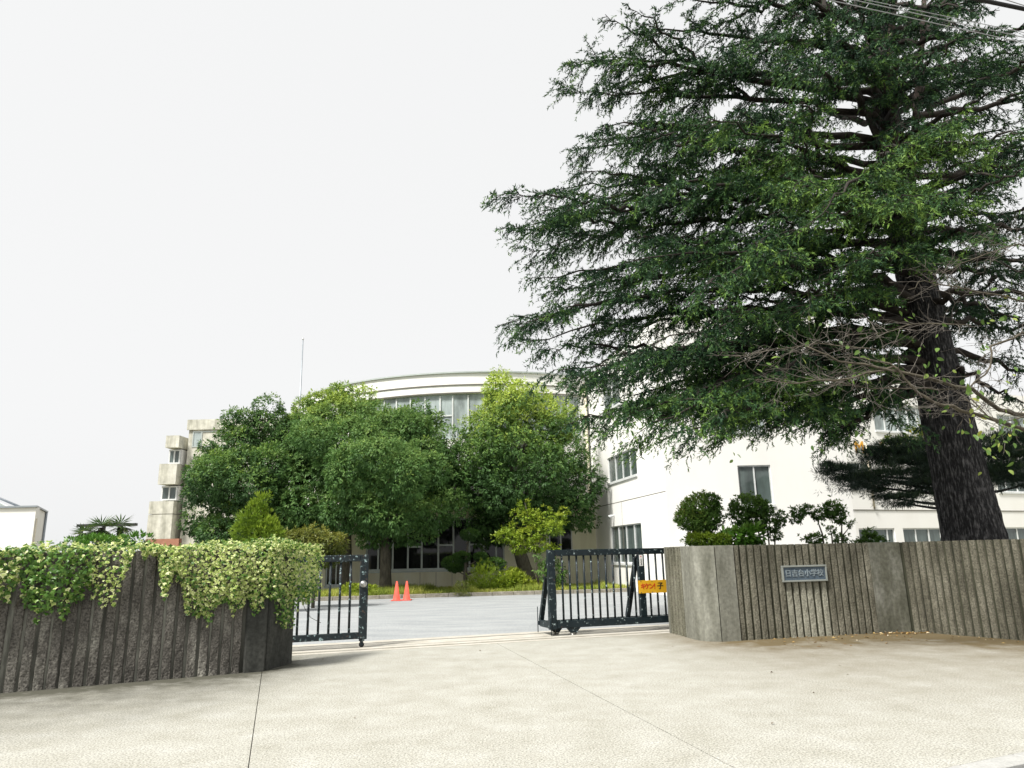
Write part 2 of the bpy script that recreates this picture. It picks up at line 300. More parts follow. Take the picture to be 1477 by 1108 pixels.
def crown_points(clumps, n, inner=0.25, rough=0.18):
    """points on the skins of ellipsoid clumps, outside of the other clumps; returns centres, outward normals"""
    vol = np.array([(c[1] * c[2] + c[1] * c[3] + c[2] * c[3]) for c in clumps]); pr = vol / vol.sum()
    idx = RNG.choice(len(clumps), n, p=pr); d = rnd_dir(n)
    cen = np.array([tuple(c[0]) for c in clumps]); rad = np.array([c[1:4] for c in clumps])
    f = np.where(RNG.random(n) < inner, 0.45 + 0.5 * RNG.random(n), 1.0 + RNG.normal(0, rough, n) * 0.6)
    # lobes break the skin
    ph = np.sin(d[:, 0] * 7 + idx * 1.7) * np.sin(d[:, 1] * 6 + idx) * np.sin(d[:, 2] * 8 + idx * 2.3)
    f = f * (1 + ph * rough)
    P = cen[idx] + d * rad[idx] * f[:, None]
    keep = np.ones(n, bool)
    for ci, (c, r) in enumerate(zip(cen, rad)):
        q = np.linalg.norm((P - c) / (r * 0.72), axis=1); keep &= ~((q < 1) & (idx != ci) & (RNG.random(n) < 0.72))
    return P[keep], norm(d[keep] / rad[idx][keep])

def px_clump(u, v, Y, ru, rv=None, ry=None, dY=0.0):
    k = (Y + dY) / FPX * 1.03; rv = rv or ru; ry = ry or ru
    return (at(u, v, Y + dY), ru * k, ry * k, rv * k)

def sub_clumps(clumps, k, f, seed=3):
    rr = np.random.default_rng(seed); out = []
    for c in clumps:
        out.append((c[0], c[1] * 0.70, c[2] * 0.70, c[3] * 0.70))
        kk = max(4, int(k * (c[1] / 1.5) ** 1.2))
        for i in range(kk):
            d = rr.normal(size=3); d /= np.linalg.norm(d); q = f * rr.uniform(0.65, 1.3)
            out.append((c[0] + Vector((d[0] * c[1] * .80, d[1] * c[2] * .80, d[2] * c[3] * .80)), min(c[1] * q, .85), min(c[2] * q, .85), min(c[3] * q, .65)))
    return out
def crown(name, clumps, n, k, L, W, m, parent, tint=lambda P, N: np.zeros(len(P)) + 0.45, spread=0.9, inner=0.25, rough=0.18, up=0.0, droop=0.15, ymax=None):
    P, N = crown_points(clumps, n, inner, rough)
    if ymax is not None: kp = (P[:, 1] < ymax) | (P[:, 0] < -13.6); P, N = P[kp], N[kp]
    t = tint(P, N) + RNG.normal(0, 0.07, len(P)) + 0.10 * np.sin(P[:, 0] * 2.9) * np.sin(P[:, 2] * 3.3 + P[:, 1] * 2.1)
    V, F, tt = tuft_leaves(P, N, k, L, W, spread, t, up, droop)
    return link(name, np_mesh(name, V, F, m, tt), parent)

def bez(a, b, c, n):
    return [a * (1 - t) ** 2 + b * 2 * t * (1 - t) + c * t * t for t in [i / n for i in range(n + 1)]]

# ------------------------------------------------------------------ ground, forecourt, courtyard
GA = math.atan(0.33); ge = Vector((math.cos(GA), math.sin(GA), 0)); gn = Vector((-math.sin(GA), math.cos(GA), 0))   # along the gate line / into the yard
GP = Vector((0, 14.14, 0))
def gl(s, d=0.0, z=0.0): return GP + ge * s + gn * d + Vector((0, 0, z))

o = MB().add([(-600, -300, -0.06), (600, -300, -0.06), (600, 900, -0.06), (-600, 900, -0.06)], [(0, 1, 2, 3)]).build('ground', M['field']); tag(o, kind='structure')

WL = [Vector((-10.6, 7.45, 0)), Vector((-6.46, 9.47, 0)), Vector((-5.22, 10.05, 0)), Vector((-3.67, 10.83, 0)), Vector((-3.5, 11.55, 0))]
WR = [Vector((3.02, 14.62, 0)), Vector((3.22, 13.50, 0)), Vector((3.42, 13.15, 0)), Vector((3.84, 13.18, 0)), Vector((6.66, 13.86, 0)), Vector((7.05, 14.02, 0)), Vector((7.38, 13.98, 0)), Vector((8.9, 11.5, 0)), Vector((11.5, 8.2, 0))]
def seg_d(P, pts):
    P2 = P[:, :2]; best = np.full(len(P), 1e9)
    for a, b in zip(pts[:-1], pts[1:]):
        a = np.array(a[:2]); b = np.array(b[:2]); ab = b - a
        t = np.clip(((P2 - a) @ ab) / (ab @ ab), 0, 1); best = np.minimum(best, np.linalg.norm(P2 - (a + t[:, None] * ab), axis=1))
    return best

# forecourt: concrete bays with open joints between them
fore = bpy.data.objects.new('forecourt', None); COL.objects.link(fore); tag(fore, kind='structure')
o = MB().add([gl(-14, -0.5, -0.03), gl(-14, -22, -0.03), gl(14, -22, -0.03), gl(14, -0.5, -0.03)], [(0, 1, 2, 3)]).build('joint_bed', M['joint_fill'], fore)
def make_slab(cuts):
    bm = bmesh.new(); n = 150; lo, hi = (-13.0, 3.4), (12.5, 15.8)
    vs = [[bm.verts.new((lo[0] + (hi[0] - lo[0]) * i / n, lo[1] + (hi[1] - lo[1]) * j / 75, 0)) for i in range(n + 1)] for j in range(76)]
    for j in range(75):
        for i in range(n): bm.faces.new((vs[j][i], vs[j][i + 1], vs[j + 1][i + 1], vs[j + 1][i]))
    for (p, q, side, gap) in cuts:
        d = (q - p).normalized(); nr = Vector((-d.y, d.x, 0)) * side     # keep the side nr points to
        bmesh.ops.bisect_plane(bm, geom=bm.verts[:] + bm.edges[:] + bm.faces[:], plane_co=p + nr * gap, plane_no=nr, clear_inner=True)
    ed = [e for e in bm.edges if e.is_boundary]
    r = bmesh.ops.extrude_edge_only(bm, edges=ed)
    for v in [g for g in r['geom'] if isinstance(g, bmesh.types.BMVert)]: v.co.z = -0.02
    me = bpy.data.meshes.new('slab'); bm.to_mesh(me); bm.free(); me.materials.append(M['concrete_ground'])
    P = np.empty(len(me.vertices) * 3, np.float32); me.vertices.foreach_get('co', P); P = P.reshape(-1, 3)
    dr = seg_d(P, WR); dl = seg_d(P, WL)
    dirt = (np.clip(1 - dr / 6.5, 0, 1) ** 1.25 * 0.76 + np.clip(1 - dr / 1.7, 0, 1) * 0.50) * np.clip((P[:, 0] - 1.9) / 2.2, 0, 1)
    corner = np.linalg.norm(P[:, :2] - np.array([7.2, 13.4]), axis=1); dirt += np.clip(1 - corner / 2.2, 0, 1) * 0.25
    dark_band = (np.clip(1 - dl / 0.6, 0, 1) * 0.50 + np.clip(1 - dl / 3.6, 0, 1) * 0.88) * np.clip((-2.4 - P[:, 0]) / 1.4, 0.12, 1)  # paving colour darkens towards the foot of the left wall
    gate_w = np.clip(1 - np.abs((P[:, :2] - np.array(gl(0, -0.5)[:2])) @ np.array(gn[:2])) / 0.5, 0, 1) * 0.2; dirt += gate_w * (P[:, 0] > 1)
    for an, va in (('dirt', dirt), ('dark_band', dark_band)):
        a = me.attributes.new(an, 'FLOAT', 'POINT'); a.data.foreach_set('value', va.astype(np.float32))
    return link('slab', me, fore)
J1 = (gnd(378, 968), gnd(358, 1108)); J2 = (gnd(720, 930), gnd(1060, 1108)); J3 = (gnd(1090, 970), gnd(1477, 1035))
front = (gl(0, -0.5), gl(1, -0.5)); KB = (gnd(1370, 1108), gnd(1477, 1086))
cut_f = (front[0], front[1], -1, 0.004); cut_k = (KB[0], KB[1], 1, 0.02)
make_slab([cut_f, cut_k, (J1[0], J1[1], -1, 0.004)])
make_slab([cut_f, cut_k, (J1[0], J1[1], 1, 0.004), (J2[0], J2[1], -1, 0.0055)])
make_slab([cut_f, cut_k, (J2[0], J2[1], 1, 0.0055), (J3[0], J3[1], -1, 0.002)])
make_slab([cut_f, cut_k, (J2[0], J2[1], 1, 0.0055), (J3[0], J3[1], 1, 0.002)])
# pale kerb pieces and the street at the near right corner
ks = bpy.data.objects.new('street_kerb', None); COL.objects.link(ks); tag(ks, kind='structure')
kd = (KB[1] - KB[0]).normalized(); kn = Vector((kd.y, -kd.x, 0))
for i in range(-9, 6):
    fr = Matrix.Translation(KB[1] + kd * (i * 0.6 - 0.15)) @ Matrix((kd, kn, Vector((0, 0, 1)))).transposed().to_4x4()
    MB().bevbox((0.006, 0.006, -0.1), (0.594, 0.19, 0.012), fr, 0.006).build('kerb_stone', M['kerb_white'], ks)
o = MB().add([KB[1] + kd * 12 + kn * 0.2 + Vector((0, 0, -0.02)), KB[1] - kd * 14 + kn * 0.2 + Vector((0, 0, -0.02)), KB[1] - kd * 14 + kn * 12 + Vector((0, 0, -0.02)), KB[1] + kd * 12 + kn * 12 + Vector((0, 0, -0.02))], [(0, 1, 2, 3)]).build('street', M['street']); tag(o, kind='structure')

# threshold with its two sliding rails
th = MB(); fr = Matrix.Translation(GP) @ Matrix.Rotation(GA, 4, 'Z')
th.box((-9, -0.5, -0.08), (9, -0.30, 0.004), fr); th.box((-9, -0.29, -0.08), (9, -0.05, 0.018), fr); th.box((-9, 0.05, -0.08), (9, 0.55, 0.012), fr); th.box((-9, 0.65, -0.08), (9, 0.95, 0.012), fr)
o = th.build('threshold', M['threshold']); tag(o, kind='structure')
rl = MB(); rl.box((-9, -0.035, -0.06), (9, -0.015, 0.012), fr); rl.box((-9, 0.015, -0.06), (9, 0.035, 0.012), fr); rl.box((-9, 0.58, -0.06), (9, 0.62, 0.01), fr)
rl.build('gate_rail', M['steel'], o)
MB().box((-9, -0.049, -0.09), (9, 0.049, -0.05), fr).build('rail_slot', M['joint_fill'], o)

# courtyard asphalt
KL = [gnd(u, v) for u, v in ((300, 872.5), (480, 866.3), (580, 863.2), (680, 860), (801, 857), (959, 852), (1100, 848))]
KL = [KL[0] + (KL[0] - KL[1]) * 2] + KL + [KL[-1] + (KL[-1] - KL[-2]) * 2]
yard = MB(); ptsn = [gl(-30, 0.95, -0.004), gl(30, 0.95, -0.004)]; far = [p + Vector((0, 0.0, -0.004)) for p in KL]
yard.add(ptsn + far[::-1], [tuple(range(2 + len(far)))]); o = yard.build('courtyard', M['asphalt']); tag(o, kind='structure')
kerb = bpy.data.objects.new('kerb', None); COL.objects.link(kerb); tag(kerb, kind='structure')
kerb_me = None
for a, b in zip(KL[:-1], KL[1:]):
    L = (b - a).length; n = max(1, round(L / 0.8)); d = (b - a).normalized(); nn = Vector((-d.y, d.x, 0))
    for i in range(n):
        f_ = Matrix.Translation(a + d * (L * i / n) + Vector((0, 0, random.uniform(-0.008, 0.008)))) @ Matrix((d, nn, Vector((0, 0, 1)))).transposed().to_4x4()
        MB().bevbox((0.006, random.uniform(0, 0.008), -0.1), (L / n - 0.006, 0.15, 0.14), f_, 0.012).build('kerb_stone', M['kerb'], kerb)
bed = MB(); top = [p + Vector((0, 0.12, 0.10)) for p in KL]
bed.add(top + [Vector((40, 60, 0.10)), Vector((-40, 60, 0.10))], [tuple(range(len(top) + 2))]); o = bed.build('planting_bed', M['soil']); tag(o, kind='structure')
# planting soil behind the right wall
o = MB().add([Vector((3.50, 14.5, 0.9)), Vector((3.62, 13.5, 0.9)), WR[3] + Vector((0.1, 0.3, 0.9)), WR[6] + Vector((0.3, 0.5, 0.9)), WR[8] + Vector((1, 1, 0.9)), (30, 14, 0.9), (30, 20, 0.9), (4.2, 17.0, 0.9)], [tuple(range(8))]).build('planting_soil', M['soil']); tag(o, kind='structure')
MB().add([(4.2, 17.0, 0.9), (30, 20, 0.9), (30, 20.4, -0.05), (4.2, 17.4, -0.05)], [(0, 1, 2, 3)]).build('soil_bank', M['soil'], o)
MB().add([(3.5, 14.5, 0.9), (4.2, 17.0, 0.9), (4.15, 17.0, -0.05), (3.45, 14.5, -0.05)], [(0, 1, 2, 3)]).build('soil_bank', M['soil'], o)

# ------------------------------------------------------------------ ribbed concrete walls
def rib_mesh(name, H, w, dep, rough, mats, seed, pale_below=None, rows=20):
    rr = random.Random(seed); cols = 3; vs = []; fs = []; mi = []
    for j in range(rows + 1):
        z = H * j / rows; jl = rr.uniform(-rough, rough) * 0.35; jr = rr.uniform(-rough, rough) * 0.35
        xs = [-w / 2 + jl, -w / 2 + 0.012 + jl, 0, w / 2 - 0.012 + jr, w / 2 + jr]
        ys = [0, -dep + rr.uniform(-0.2, 1) * rough * 0.8, -dep - rr.uniform(-1, 1) * rough, -dep + rr.uniform(-0.2, 1) * rough * 0.8, 0]
        for x, y in zip(xs, ys): vs.append((x, y, z))
    for j in range(rows):
        for i in range(4): fs.append((j * 5 + i, j * 5 + i + 1, j * 5 + i + 6, j * 5 + i + 5)); mi.append(1 if pale_below and H * (j + 0.5) / rows < pale_below else 0)
    t = rows * 5; fs.append((t, t + 1, t + 2, t + 3, t + 4)); mi.append(0)
    me = bpy.data.meshes.new(name); me.from_pydata(vs, [], fs)
    for m in mats: me.materials.append(m)
    me.polygons.foreach_set('material_index', mi); me.update(); return me
def wall_body(root, pts, H, thick, m, side=1, name='body'):
    """extruded band behind the face line; side=+1 puts the body to the left of the travel direction"""
    offs = []
    for i, p in enumerate(pts):
        d = Vector((0, 0, 0))
        if i: d += (pts[i] - pts[i - 1]).normalized()
        if i < len(pts) - 1: d += (pts[i + 1] - pts[i]).normalized()
        d.normalize(); offs.append(p + Vector((-d.y, d.x, 0)) * thick * side)
    n = len(pts); vs = [p + Vector((0, 0, -0.1)) for p in pts] + [p + Vector((0, 0, H)) for p in pts] + [p + Vector((0, 0, -0.1)) for p in offs] + [p + Vector((0, 0, H)) for p in offs]
    fs = []
    for i in range(n - 1):
        fs += [(i, i + 1, n + i + 1, n + i), (n + i, n + i + 1, 3 * n + i + 1, 3 * n + i), (2 * n + i + 1, 2 * n + i, 3 * n + i, 3 * n + i + 1)]
    fs += [(0, n, 3 * n, 2 * n), (n - 1, 2 * n + n - 1, 3 * n + n - 1, n + n - 1)]
    return MB().add(vs, fs).build(name, m, root)
def ribs(root, a, b, s0, s1, pitch, meshes, pick, tilt=0.0):
    d = (b - a).normalized(); L = (b - a).length; s = s0
    ang = math.atan2(d.y, d.x); i = 0
    while s < L - s1:
        me = pick(i, s, meshes); r = link('rib', me, root)
        r.location = a + d * s; r.rotation_euler = (0, 0, ang); r.scale = (random.uniform(0.96, 1.05), random.uniform(0.9, 1.1), 1)
        s += pitch * random.uniform(0.94, 1.06); i += 1

HL = 1.71
wl = thing('ribbed_wall', 'dark weathered ribbed concrete wall left of the gate, topped with ivy', 'wall', WL[2])
wall_body(wl, [WL[0], WL[1], WL[3] - (WL[3] - WL[1]).normalized() * 0.02, WL[3] + Vector((0.0, 0.06, 0)), WL[4]], HL - 0.01, 0.26, M['groove_dark'])
dk = [rib_mesh('rib', HL - 0.005, 0.118, 0.028, 0.008, [M['rib_dark']], 100 + i) for i in range(7)]
ribs(wl, WL[0], WL[1], 0.1, 0.0, 0.148, dk, lambda i, s, m: m[random.randrange(7)])
ribs(wl, WL[1], WL[3], 0.09, 0.30, 0.148, dk, lambda i, s, m: m[random.randrange(7)])
# smooth end pier
ed = (WL[3] - WL[1]).normalized(); fr = Matrix.Translation(WL[3]) @ Matrix.Rotation(math.atan2(ed.y, ed.x), 4, 'Z')
MB().bevbox((-0.26, -0.055, -0.1), (0.035, 0.26, HL), fr, 0.02).build('end_pier', M['smooth_dark'], wl)
ed2 = (WL[4] - WL[3]).normalized(); fr = Matrix.Translation(WL[3]) @ Matrix.Rotation(math.atan2(ed2.y, ed2.x), 4, 'Z')
MB().bevbox((0.06, -0.04, -0.1), (0.76, 0.24, HL - 0.05), fr, 0.02).build('return_panel', M['smooth_dark'], wl)

HR = 1.63
wr = thing('ribbed_wall', 'brown grey ribbed concrete wall right of the gate, bearing the name plate', 'wall', WR[4])
wall_body(wr, WR, HR - 0.006, 0.28, M['groove'])
rk = [rib_mesh('rib', HR, 0.104, 0.030, 0.005, [M['rib']], 200 + i) for i in range(6)]
rp_ = [rib_mesh('rib', HR, 0.104, 0.030, 0.005, [M['rib'], M['rib_pale']], 300 + i, pale_below=1.0) for i in range(3)]
rq_ = [rib_mesh('rib', HR, 0.094, 0.045, 0.009, [M['rib_mid']], 400 + i) for i in range(2)]
ribs(wr, WR[0], WR[1], 0.12, 0.02, 0.15, [rk[0]] + rk, lambda i, s, m: rq_[i % 2])
def pickB(i, s, m): return rp_[i % 3] if 1.03 < s < 1.98 else m[random.randrange(6)]
ribs(wr, WR[3], WR[4], 0.14, 0.02, 0.1435, rk, pickB)
ribs(wr, WR[6], WR[7], 0.09, 0.0, 0.135, rk, lambda i, s, m: m[random.randrange(6)])
ribs(wr, WR[7], WR[8], 0.05, 0.0, 0.135, rk, lambda i, s, m: m[random.randrange(6)])
def smooth_panel(root, pts, H, out, m, name):
    vs = []; n = len(pts)
    for z in (-0.05, H):
        for i, p in enumerate(pts):
            d = (pts[min(i + 1, n - 1)] - pts[max(i - 1, 0)]).normalized(); vs.append(p + Vector((d.y, -d.x, 0)) * out + Vector((0, 0, z)))
    for z in (-0.05, H):
        for i, p in enumerate(pts): vs.append(p + Vector((0, 0, z)))
    fs = []
    for i in range(n - 1): fs += [(i, i + 1, n + i + 1, n + i), (n + i, n + i + 1, 3 * n + i + 1, 3 * n + i)]
    fs += [(0, n, 3 * n, 2 * n), (n - 1, 3 * n - 1, 4 * n - 1, 2 * n - 1)]
    return MB().add(vs, fs, 0, False).build(name, m, root)
dA = (WR[1] - WR[0]).normalized(); dB = (WR[4] - WR[3]).normalized()
smooth_panel(wr, [WR[1] - dA * 0.32, WR[1]], HR + 0.003, 0.05, M['smooth'], 'smooth_panel')
smooth_panel(wr, [WR[0] - dA * 0.0, WR[0] + dA * 0.07], HR + 0.002, 0.05, M['smooth'], 'smooth_panel')
smooth_panel(wr, bez(WR[1], Vector((3.27, 13.16, 0)), Vector((3.565, 13.12, 0)), 7), HR + 0.002, 0.05, M['smooth'], 'corner_panel')
smooth_panel(wr, [Vector((3.567, 13.115, 0)), WR[3] + dB * 0.07], HR + 0.003, 0.05, M['smooth'], 'smooth_panel')
smooth_panel(wr, bez(WR[4] + dB * 0.02, Vector((7.05, 13.98, 0)), Vector((7.34, 14.0, 0)), 6), HR + 0.002, 0.04, M['smooth_stain'], 'corner_panel')

# name plate fixed on the right wall
pc = WR[3] + dB * 1.46; fr = Matrix.Translation(pc + Vector((dB.y, -dB.x, 0)) * 0.052) @ Matrix.Rotation(math.atan2(dB.y, dB.x), 4, 'Z')
pcz = 1.105; pw, ph = 0.465, 0.145
plate = thing('name_plate', 'blue grey school name plate in a metal frame on the right ribbed wall', 'sign', pc + Vector((0, 0, pcz)))
MB().box((-pw + 0.02, -0.012, pcz - ph + 0.02), (pw - 0.02, 0.004, pcz + ph - 0.02), fr).build('panel', M['plate'], plate)
fm = MB(); fm.bevbox((-pw, -0.035, pcz - ph), (pw, 0.008, pcz - ph + 0.03), fr, 0.004); fm.bevbox((-pw, -0.035, pcz + ph - 0.03), (pw, 0.008, pcz + ph), fr, 0.004)
fm.bevbox((-pw, -0.034, pcz - ph + 0.031), (-pw + 0.03, 0.008, pcz + ph - 0.031), fr, 0.004); fm.bevbox((pw - 0.03, -0.034, pcz - ph + 0.031), (pw, 0.008, pcz + ph - 0.031), fr, 0.004)
fm.build('frame', M['plate_frame'], plate)
def text_obj(name, body, size, depth, m, frame, parent, offset=0.0, align='CENTER', spacing=1.0):
    c = bpy.data.curves.new(name, 'FONT'); c.body = body; c.size = size; c.extrude = depth; c.align_x = align; c.align_y = 'CENTER'; c.resolution_u = 2; c.offset = offset; c.space_character = spacing
    t = bpy.data.objects.new(name, c); COL.objects.link(t); bpy.context.view_layer.update()
    dg = bpy.context.evaluated_depsgraph_get(); me = bpy.data.meshes.new_from_object(t.evaluated_get(dg), depsgraph=dg)
    bpy.data.objects.remove(t); bpy.data.curves.remove(c); me.materials.clear(); me.materials.append(m)
    me.transform(frame @ Matrix.Rotation(R(90), 4, 'X')); return link(name, me, parent)
text_obj('lettering', '日吉台小学校', 0.132, 0.006, M['plate_text'], fr @ Matrix.Translation((-0.005, -0.018, pcz)), plate, 0.0022, spacing=1.02)

# ------------------------------------------------------------------ sliding gates
def gate_frame(s0): return Matrix.Translation(gl(s0)) @ Matrix.Rotation(GA, 4, 'Z')
sL = (-2.67) / math.cos(GA)
g1 = thing('sliding_gate', 'navy steel gate leaf with peeling paint, slid back behind the ivy wall', 'gate', gl(sL))
F1 = gate_frame(sL)
MB().bevbox((-0.145, -0.05, 0.15), (0, 0.05, 1.60), F1, 0.008).build('end_post', M['gate_worn'], g1)
MB().bevbox((-3.6, -0.045, 1.485), (-0.147, 0.045, 1.60), F1, 0.008).build('top_rail', M['gate_worn'], g1)
MB().bevbox((-3.6, -0.045, 0.16), (-0.147, 0.045, 0.27), F1, 0.008).build('bottom_rail', M['gate_worn'], g1)
for i in range(18):
    x = -0.31 - i * 0.176
    MB().tube([F1 @ Vector((x, 0, 0.262)), F1 @ Vector((x, 0, 1.492))], 0.022, 8).build('bar', M['gate_worn' if i < 6 else 'gate'], g1)
MB().bevbox((-3.74, -0.05, 0.15), (-3.602, 0.05, 1.60), F1, 0.008).build('rear_post', M['gate'], g1)
kn_ = MB(); c0 = F1 @ Vector((-0.085, -0.05, 1.09))
nl = 10
for rr, yy in ((0.062, 0.0),): 
    kn_.tube([F1 @ Vector((-0.085, -0.05, 1.09)), F1 @ Vector((-0.085, -0.075, 1.09)), F1 @ Vector((-0.085, -0.10, 1.09)), F1 @ Vector((-0.085, -0.112, 1.09))], [0.064, 0.062, 0.045, 0.012], 14)
kn_.build('lock', M['steel'], g1)
wb = MB(); wb.bevbox((-0.13, -0.04, 0.12), (-0.04, 0.04, 0.152), F1, 0.005); wb.box((-0.11, -0.03, 0.05), (-0.06, -0.02, 0.12), F1); wb.box((-0.11, 0.02, 0.05), (-0.06, 0.03, 0.12), F1)
wbo = wb.build('caster', M['gate_worn'], g1); MB().tube([F1 @ Vector((-0.085, -0.018, 0.062)), F1 @ Vector((-0.085, 0.018, 0.062))], 0.046, 12).build('wheel', M['rubber'], wbo)

sR = 0.615 / math.cos(GA)
g2 = thing('sliding_gate', 'navy steel gate leaf with rear braces and a yellow warning board', 'gate', gl(sR))
F2 = gate_frame(sR)
MB().bevbox((0, -0.05, 0.13), (0.15, 0.05, 1.62), F2, 0.008).build('end_post', M['gate'], g2)
MB().bevbox((0.152, -0.045, 1.50), (4.9, 0.045, 1.62), F2, 0.008).build('top_rail', M['gate'], g2)
MB().bevbox((0.152, -0.045, 0.15), (4.9, 0.045, 0.285), F2, 0.008).build('bottom_rail', M['gate'], g2)
x = 0.15
bars = [0.15 + 0.157 * i for i in range(1, 12)]; post2 = 0.15 + 0.157 * 12 + 0.0
for bx in bars: MB().tube([F2 @ Vector((bx, 0, 0.28)), F2 @ Vector((bx, 0, 1.507))], 0.021, 8).build('bar', M['gate'], g2)
MB().bevbox((post2 - 0.07, -0.044, 0.287), (post2 + 0.07, 0.044, 1.498), F2, 0.008).build('middle_post', M['gate'], g2)
for i in range(1, 16):
    bx = post2 + 0.02 + 0.165 * i
    if bx < 4.85: MB().tube([F2 @ Vector((bx, 0, 0.28)), F2 @ Vector((bx, 0, 1.507))], 0.021, 8).build('bar', M['gate'], g2)
MB().bevbox((0.0, 0.56, 0.17), (4.9, 0.62, 0.25), F2, 0.006).build('rear_rail', M['gate'], g2)
MB().bevbox((0.012, 0.052, 0.15), (0.10, 0.558, 0.27), F2, 0.006).build('foot_frame', M['gate'], g2)
for bx in (0.055, post2 - 0.06):
    bm_ = MB(); a = Vector((bx, 0.58, 0.25)); b = Vector((bx, 0.06, 1.45)); hw = 0.042
    dn = (b - a).normalized(); q = dn.cross(Vector((1, 0, 0))).normalized() * 0.04
    vs = [F2 @ (p + Vector((sx * hw, 0, 0)) + q * sy) for p in (a, b) for sy in (-1, 1) for sx in (-1, 1)]
    bm_.add(vs, [(0, 1, 3, 2), (4, 6, 7, 5), (0, 4, 5, 1), (2, 3, 7, 6), (0, 2, 6, 4), (1, 5, 7, 3)]); bm_.build('brace', M['gate'], g2)
MB().tube([F2 @ Vector((0.0, 0.63, 0.03)), F2 @ Vector((0.0, 0.63, 0.52))], 0.010, 6).build('drop_bolt', M['gate'], g2)
MB().tube([F2 @ Vector((0.02, -0.062, 0.03)), F2 @ Vector((0.02, -0.062, 0.45))], 0.010, 6).build('drop_bolt', M['gate'], g2)
for wx, wy in ((0.24, 0.25), (0.50, 0.0), (4.4, 0.0)):
    wb = MB(); vs = []
    for yy in (-0.035, 0.035):
        for (px_, pz) in ((-0.14, 0.149), (0.14, 0.149), (0.055, 0.055), (-0.055, 0.055)): vs.append(F2 @ Vector((wx + px_, wy + yy, pz)))
    wb.add(vs, [(0, 1, 2, 3), (7, 6, 5, 4), (0, 4, 5, 1), (0, 3, 7, 4), (1, 5, 6, 2)]); wo_ = wb.build('caster', M['gate'], g2)
    MB().tube([F2 @ Vector((wx, wy - 0.025, 0.066)), F2 @ Vector((wx, wy + 0.025, 0.066))], 0.062, 14).build('wheel', M['steel'], wo_)
st = MB().box((post2 - 0.045, -0.048, 1.27), (post2 + 0.035, -0.0445, 1.49), F2).build('sticker', M['white_paint'], g2)
mk = MB(); mk.tube([F2 @ Vector((post2 - 0.005, -0.05, 1.455)), F2 @ Vector((post2 - 0.005, -0.0485, 1.455))], 0.014, 8); mk.build('red_mark', M['red_ink'], st)
mk = MB()
for i in range(6): mk.box((post2 - 0.02 + 0.005 * (i % 2), -0.0497, 1.29 + i * 0.022), (post2 + 0.014 - 0.004 * (i % 3), -0.0485, 1.303 + i * 0.022), F2)
mk.build('printed_mark', M['black_ink'], st)
# warning board wired to the gate
sg = thing('warning_sign', 'yellow warning board with red katakana hanging on the right gate leaf', 'sign', F2 @ Vector((post2 + 0.4, -0.06, 0.85)))
MB().bevbox((post2 - 0.105, -0.066, 0.735), (post2 + 0.93, -0.056, 0.985), F2, 0.003).build('board', M['yellow'], sg)
for chx, ch_, sz_, mm, nm_ in ((-0.066, 'キ', 0.125, 'red_ink', 'red_lettering'), (0.026, 'ケ', 0.125, 'red_ink', 'red_lettering'), (0.122, 'ン', 0.125, 'red_ink', 'red_lettering'), (0.236, '!', 0.15, 'red_ink', 'red_lettering'), (0.312, '子', 0.145, 'black_ink', 'black_lettering')):
    text_obj(nm_, ch_, sz_, 0.001, M[mm], F2 @ Matrix.Translation((post2 + chx, -0.0685, 0.862)), sg, 0.003, 'LEFT')
bt = MB()
for bx in (post2 + 0.2, post2 - 0.05, post2 + 0.75):
    for bz in (0.75, 0.97): bt.tube([F2 @ Vector((bx, -0.07, bz)), F2 @ Vector((bx, -0.0655, bz))], 0.009, 8)
bt.build('bolt', M['dark_metal'], sg)

# ------------------------------------------------------------------ school building
def facade(root, mp, L, H, openings, m, name='wall', sub=1, depth=0.16, z0=0.0):
    """wall skin over (s,z) with openings cut out and reveals turned in; mp(s,z,d) maps to space, d = inward depth"""
    ss = {0.0, L}; zs = {z0, H}
    for (a, b, c, d) in openings: ss |= {a, b}; zs |= {c, d}
    ss = sorted(ss); zs = sorted(zs); s2 = []
    for a, b in zip(ss[:-1], ss[1:]):
        k = max(1, int(math.ceil((b - a) / sub))) if sub else 1
        s2 += [a + (b - a) * i / k for i in range(k)]
    s2.append(ss[-1]); mb = MB()
    for a, b in zip(s2[:-1], s2[1:]):
        for c, d in zip(zs[:-1], zs[1:]):
            sm, zm = (a + b) / 2, (c + d) / 2
            if any(o[0] < sm < o[1] and o[2] < zm < o[3] for o in openings): continue
            mb.add([mp(a, c, 0), mp(b, c, 0), mp(b, d, 0), mp(a, d, 0)], [(0, 1, 2, 3)])
    for (a, b, c, d) in openings:
        mb.add([mp(a, c, 0), mp(a, c, depth), mp(a, d, depth), mp(a, d, 0)], [(3, 2, 1, 0)]); mb.add([mp(b, c, 0), mp(b, d, 0), mp(b, d, depth), mp(b, c, depth)], [(3, 2, 1, 0)])
        k = max(1, int(math.ceil((b - a) / sub)))
        for i in range(k):
            p, q = a + (b - a) * i / k, a + (b - a) * (i + 1) / k
            mb.add([mp(p, c, 0), mp(q, c, 0), mp(q, c, depth), mp(p, c, depth)], [(0, 1, 2, 3)]); mb.add([mp(p, d, 0), mp(p, d, depth), mp(q, d, depth), mp(q, d, 0)], [(0, 1, 2, 3)])
    return mb.build(name, m, root)
def cell(mb, mp, a, b, c, d, d0, d1):
    vs = [mp(s, z, dd) for dd in (d0, d1) for (s, z) in ((a, c), (b, c), (b, d), (a, d))]
    mb.add(vs, [(0, 1, 2, 3), (7, 6, 5, 4), (0, 4, 5, 1), (1, 5, 6, 2), (2, 6, 7, 3), (3, 7, 4, 0)])
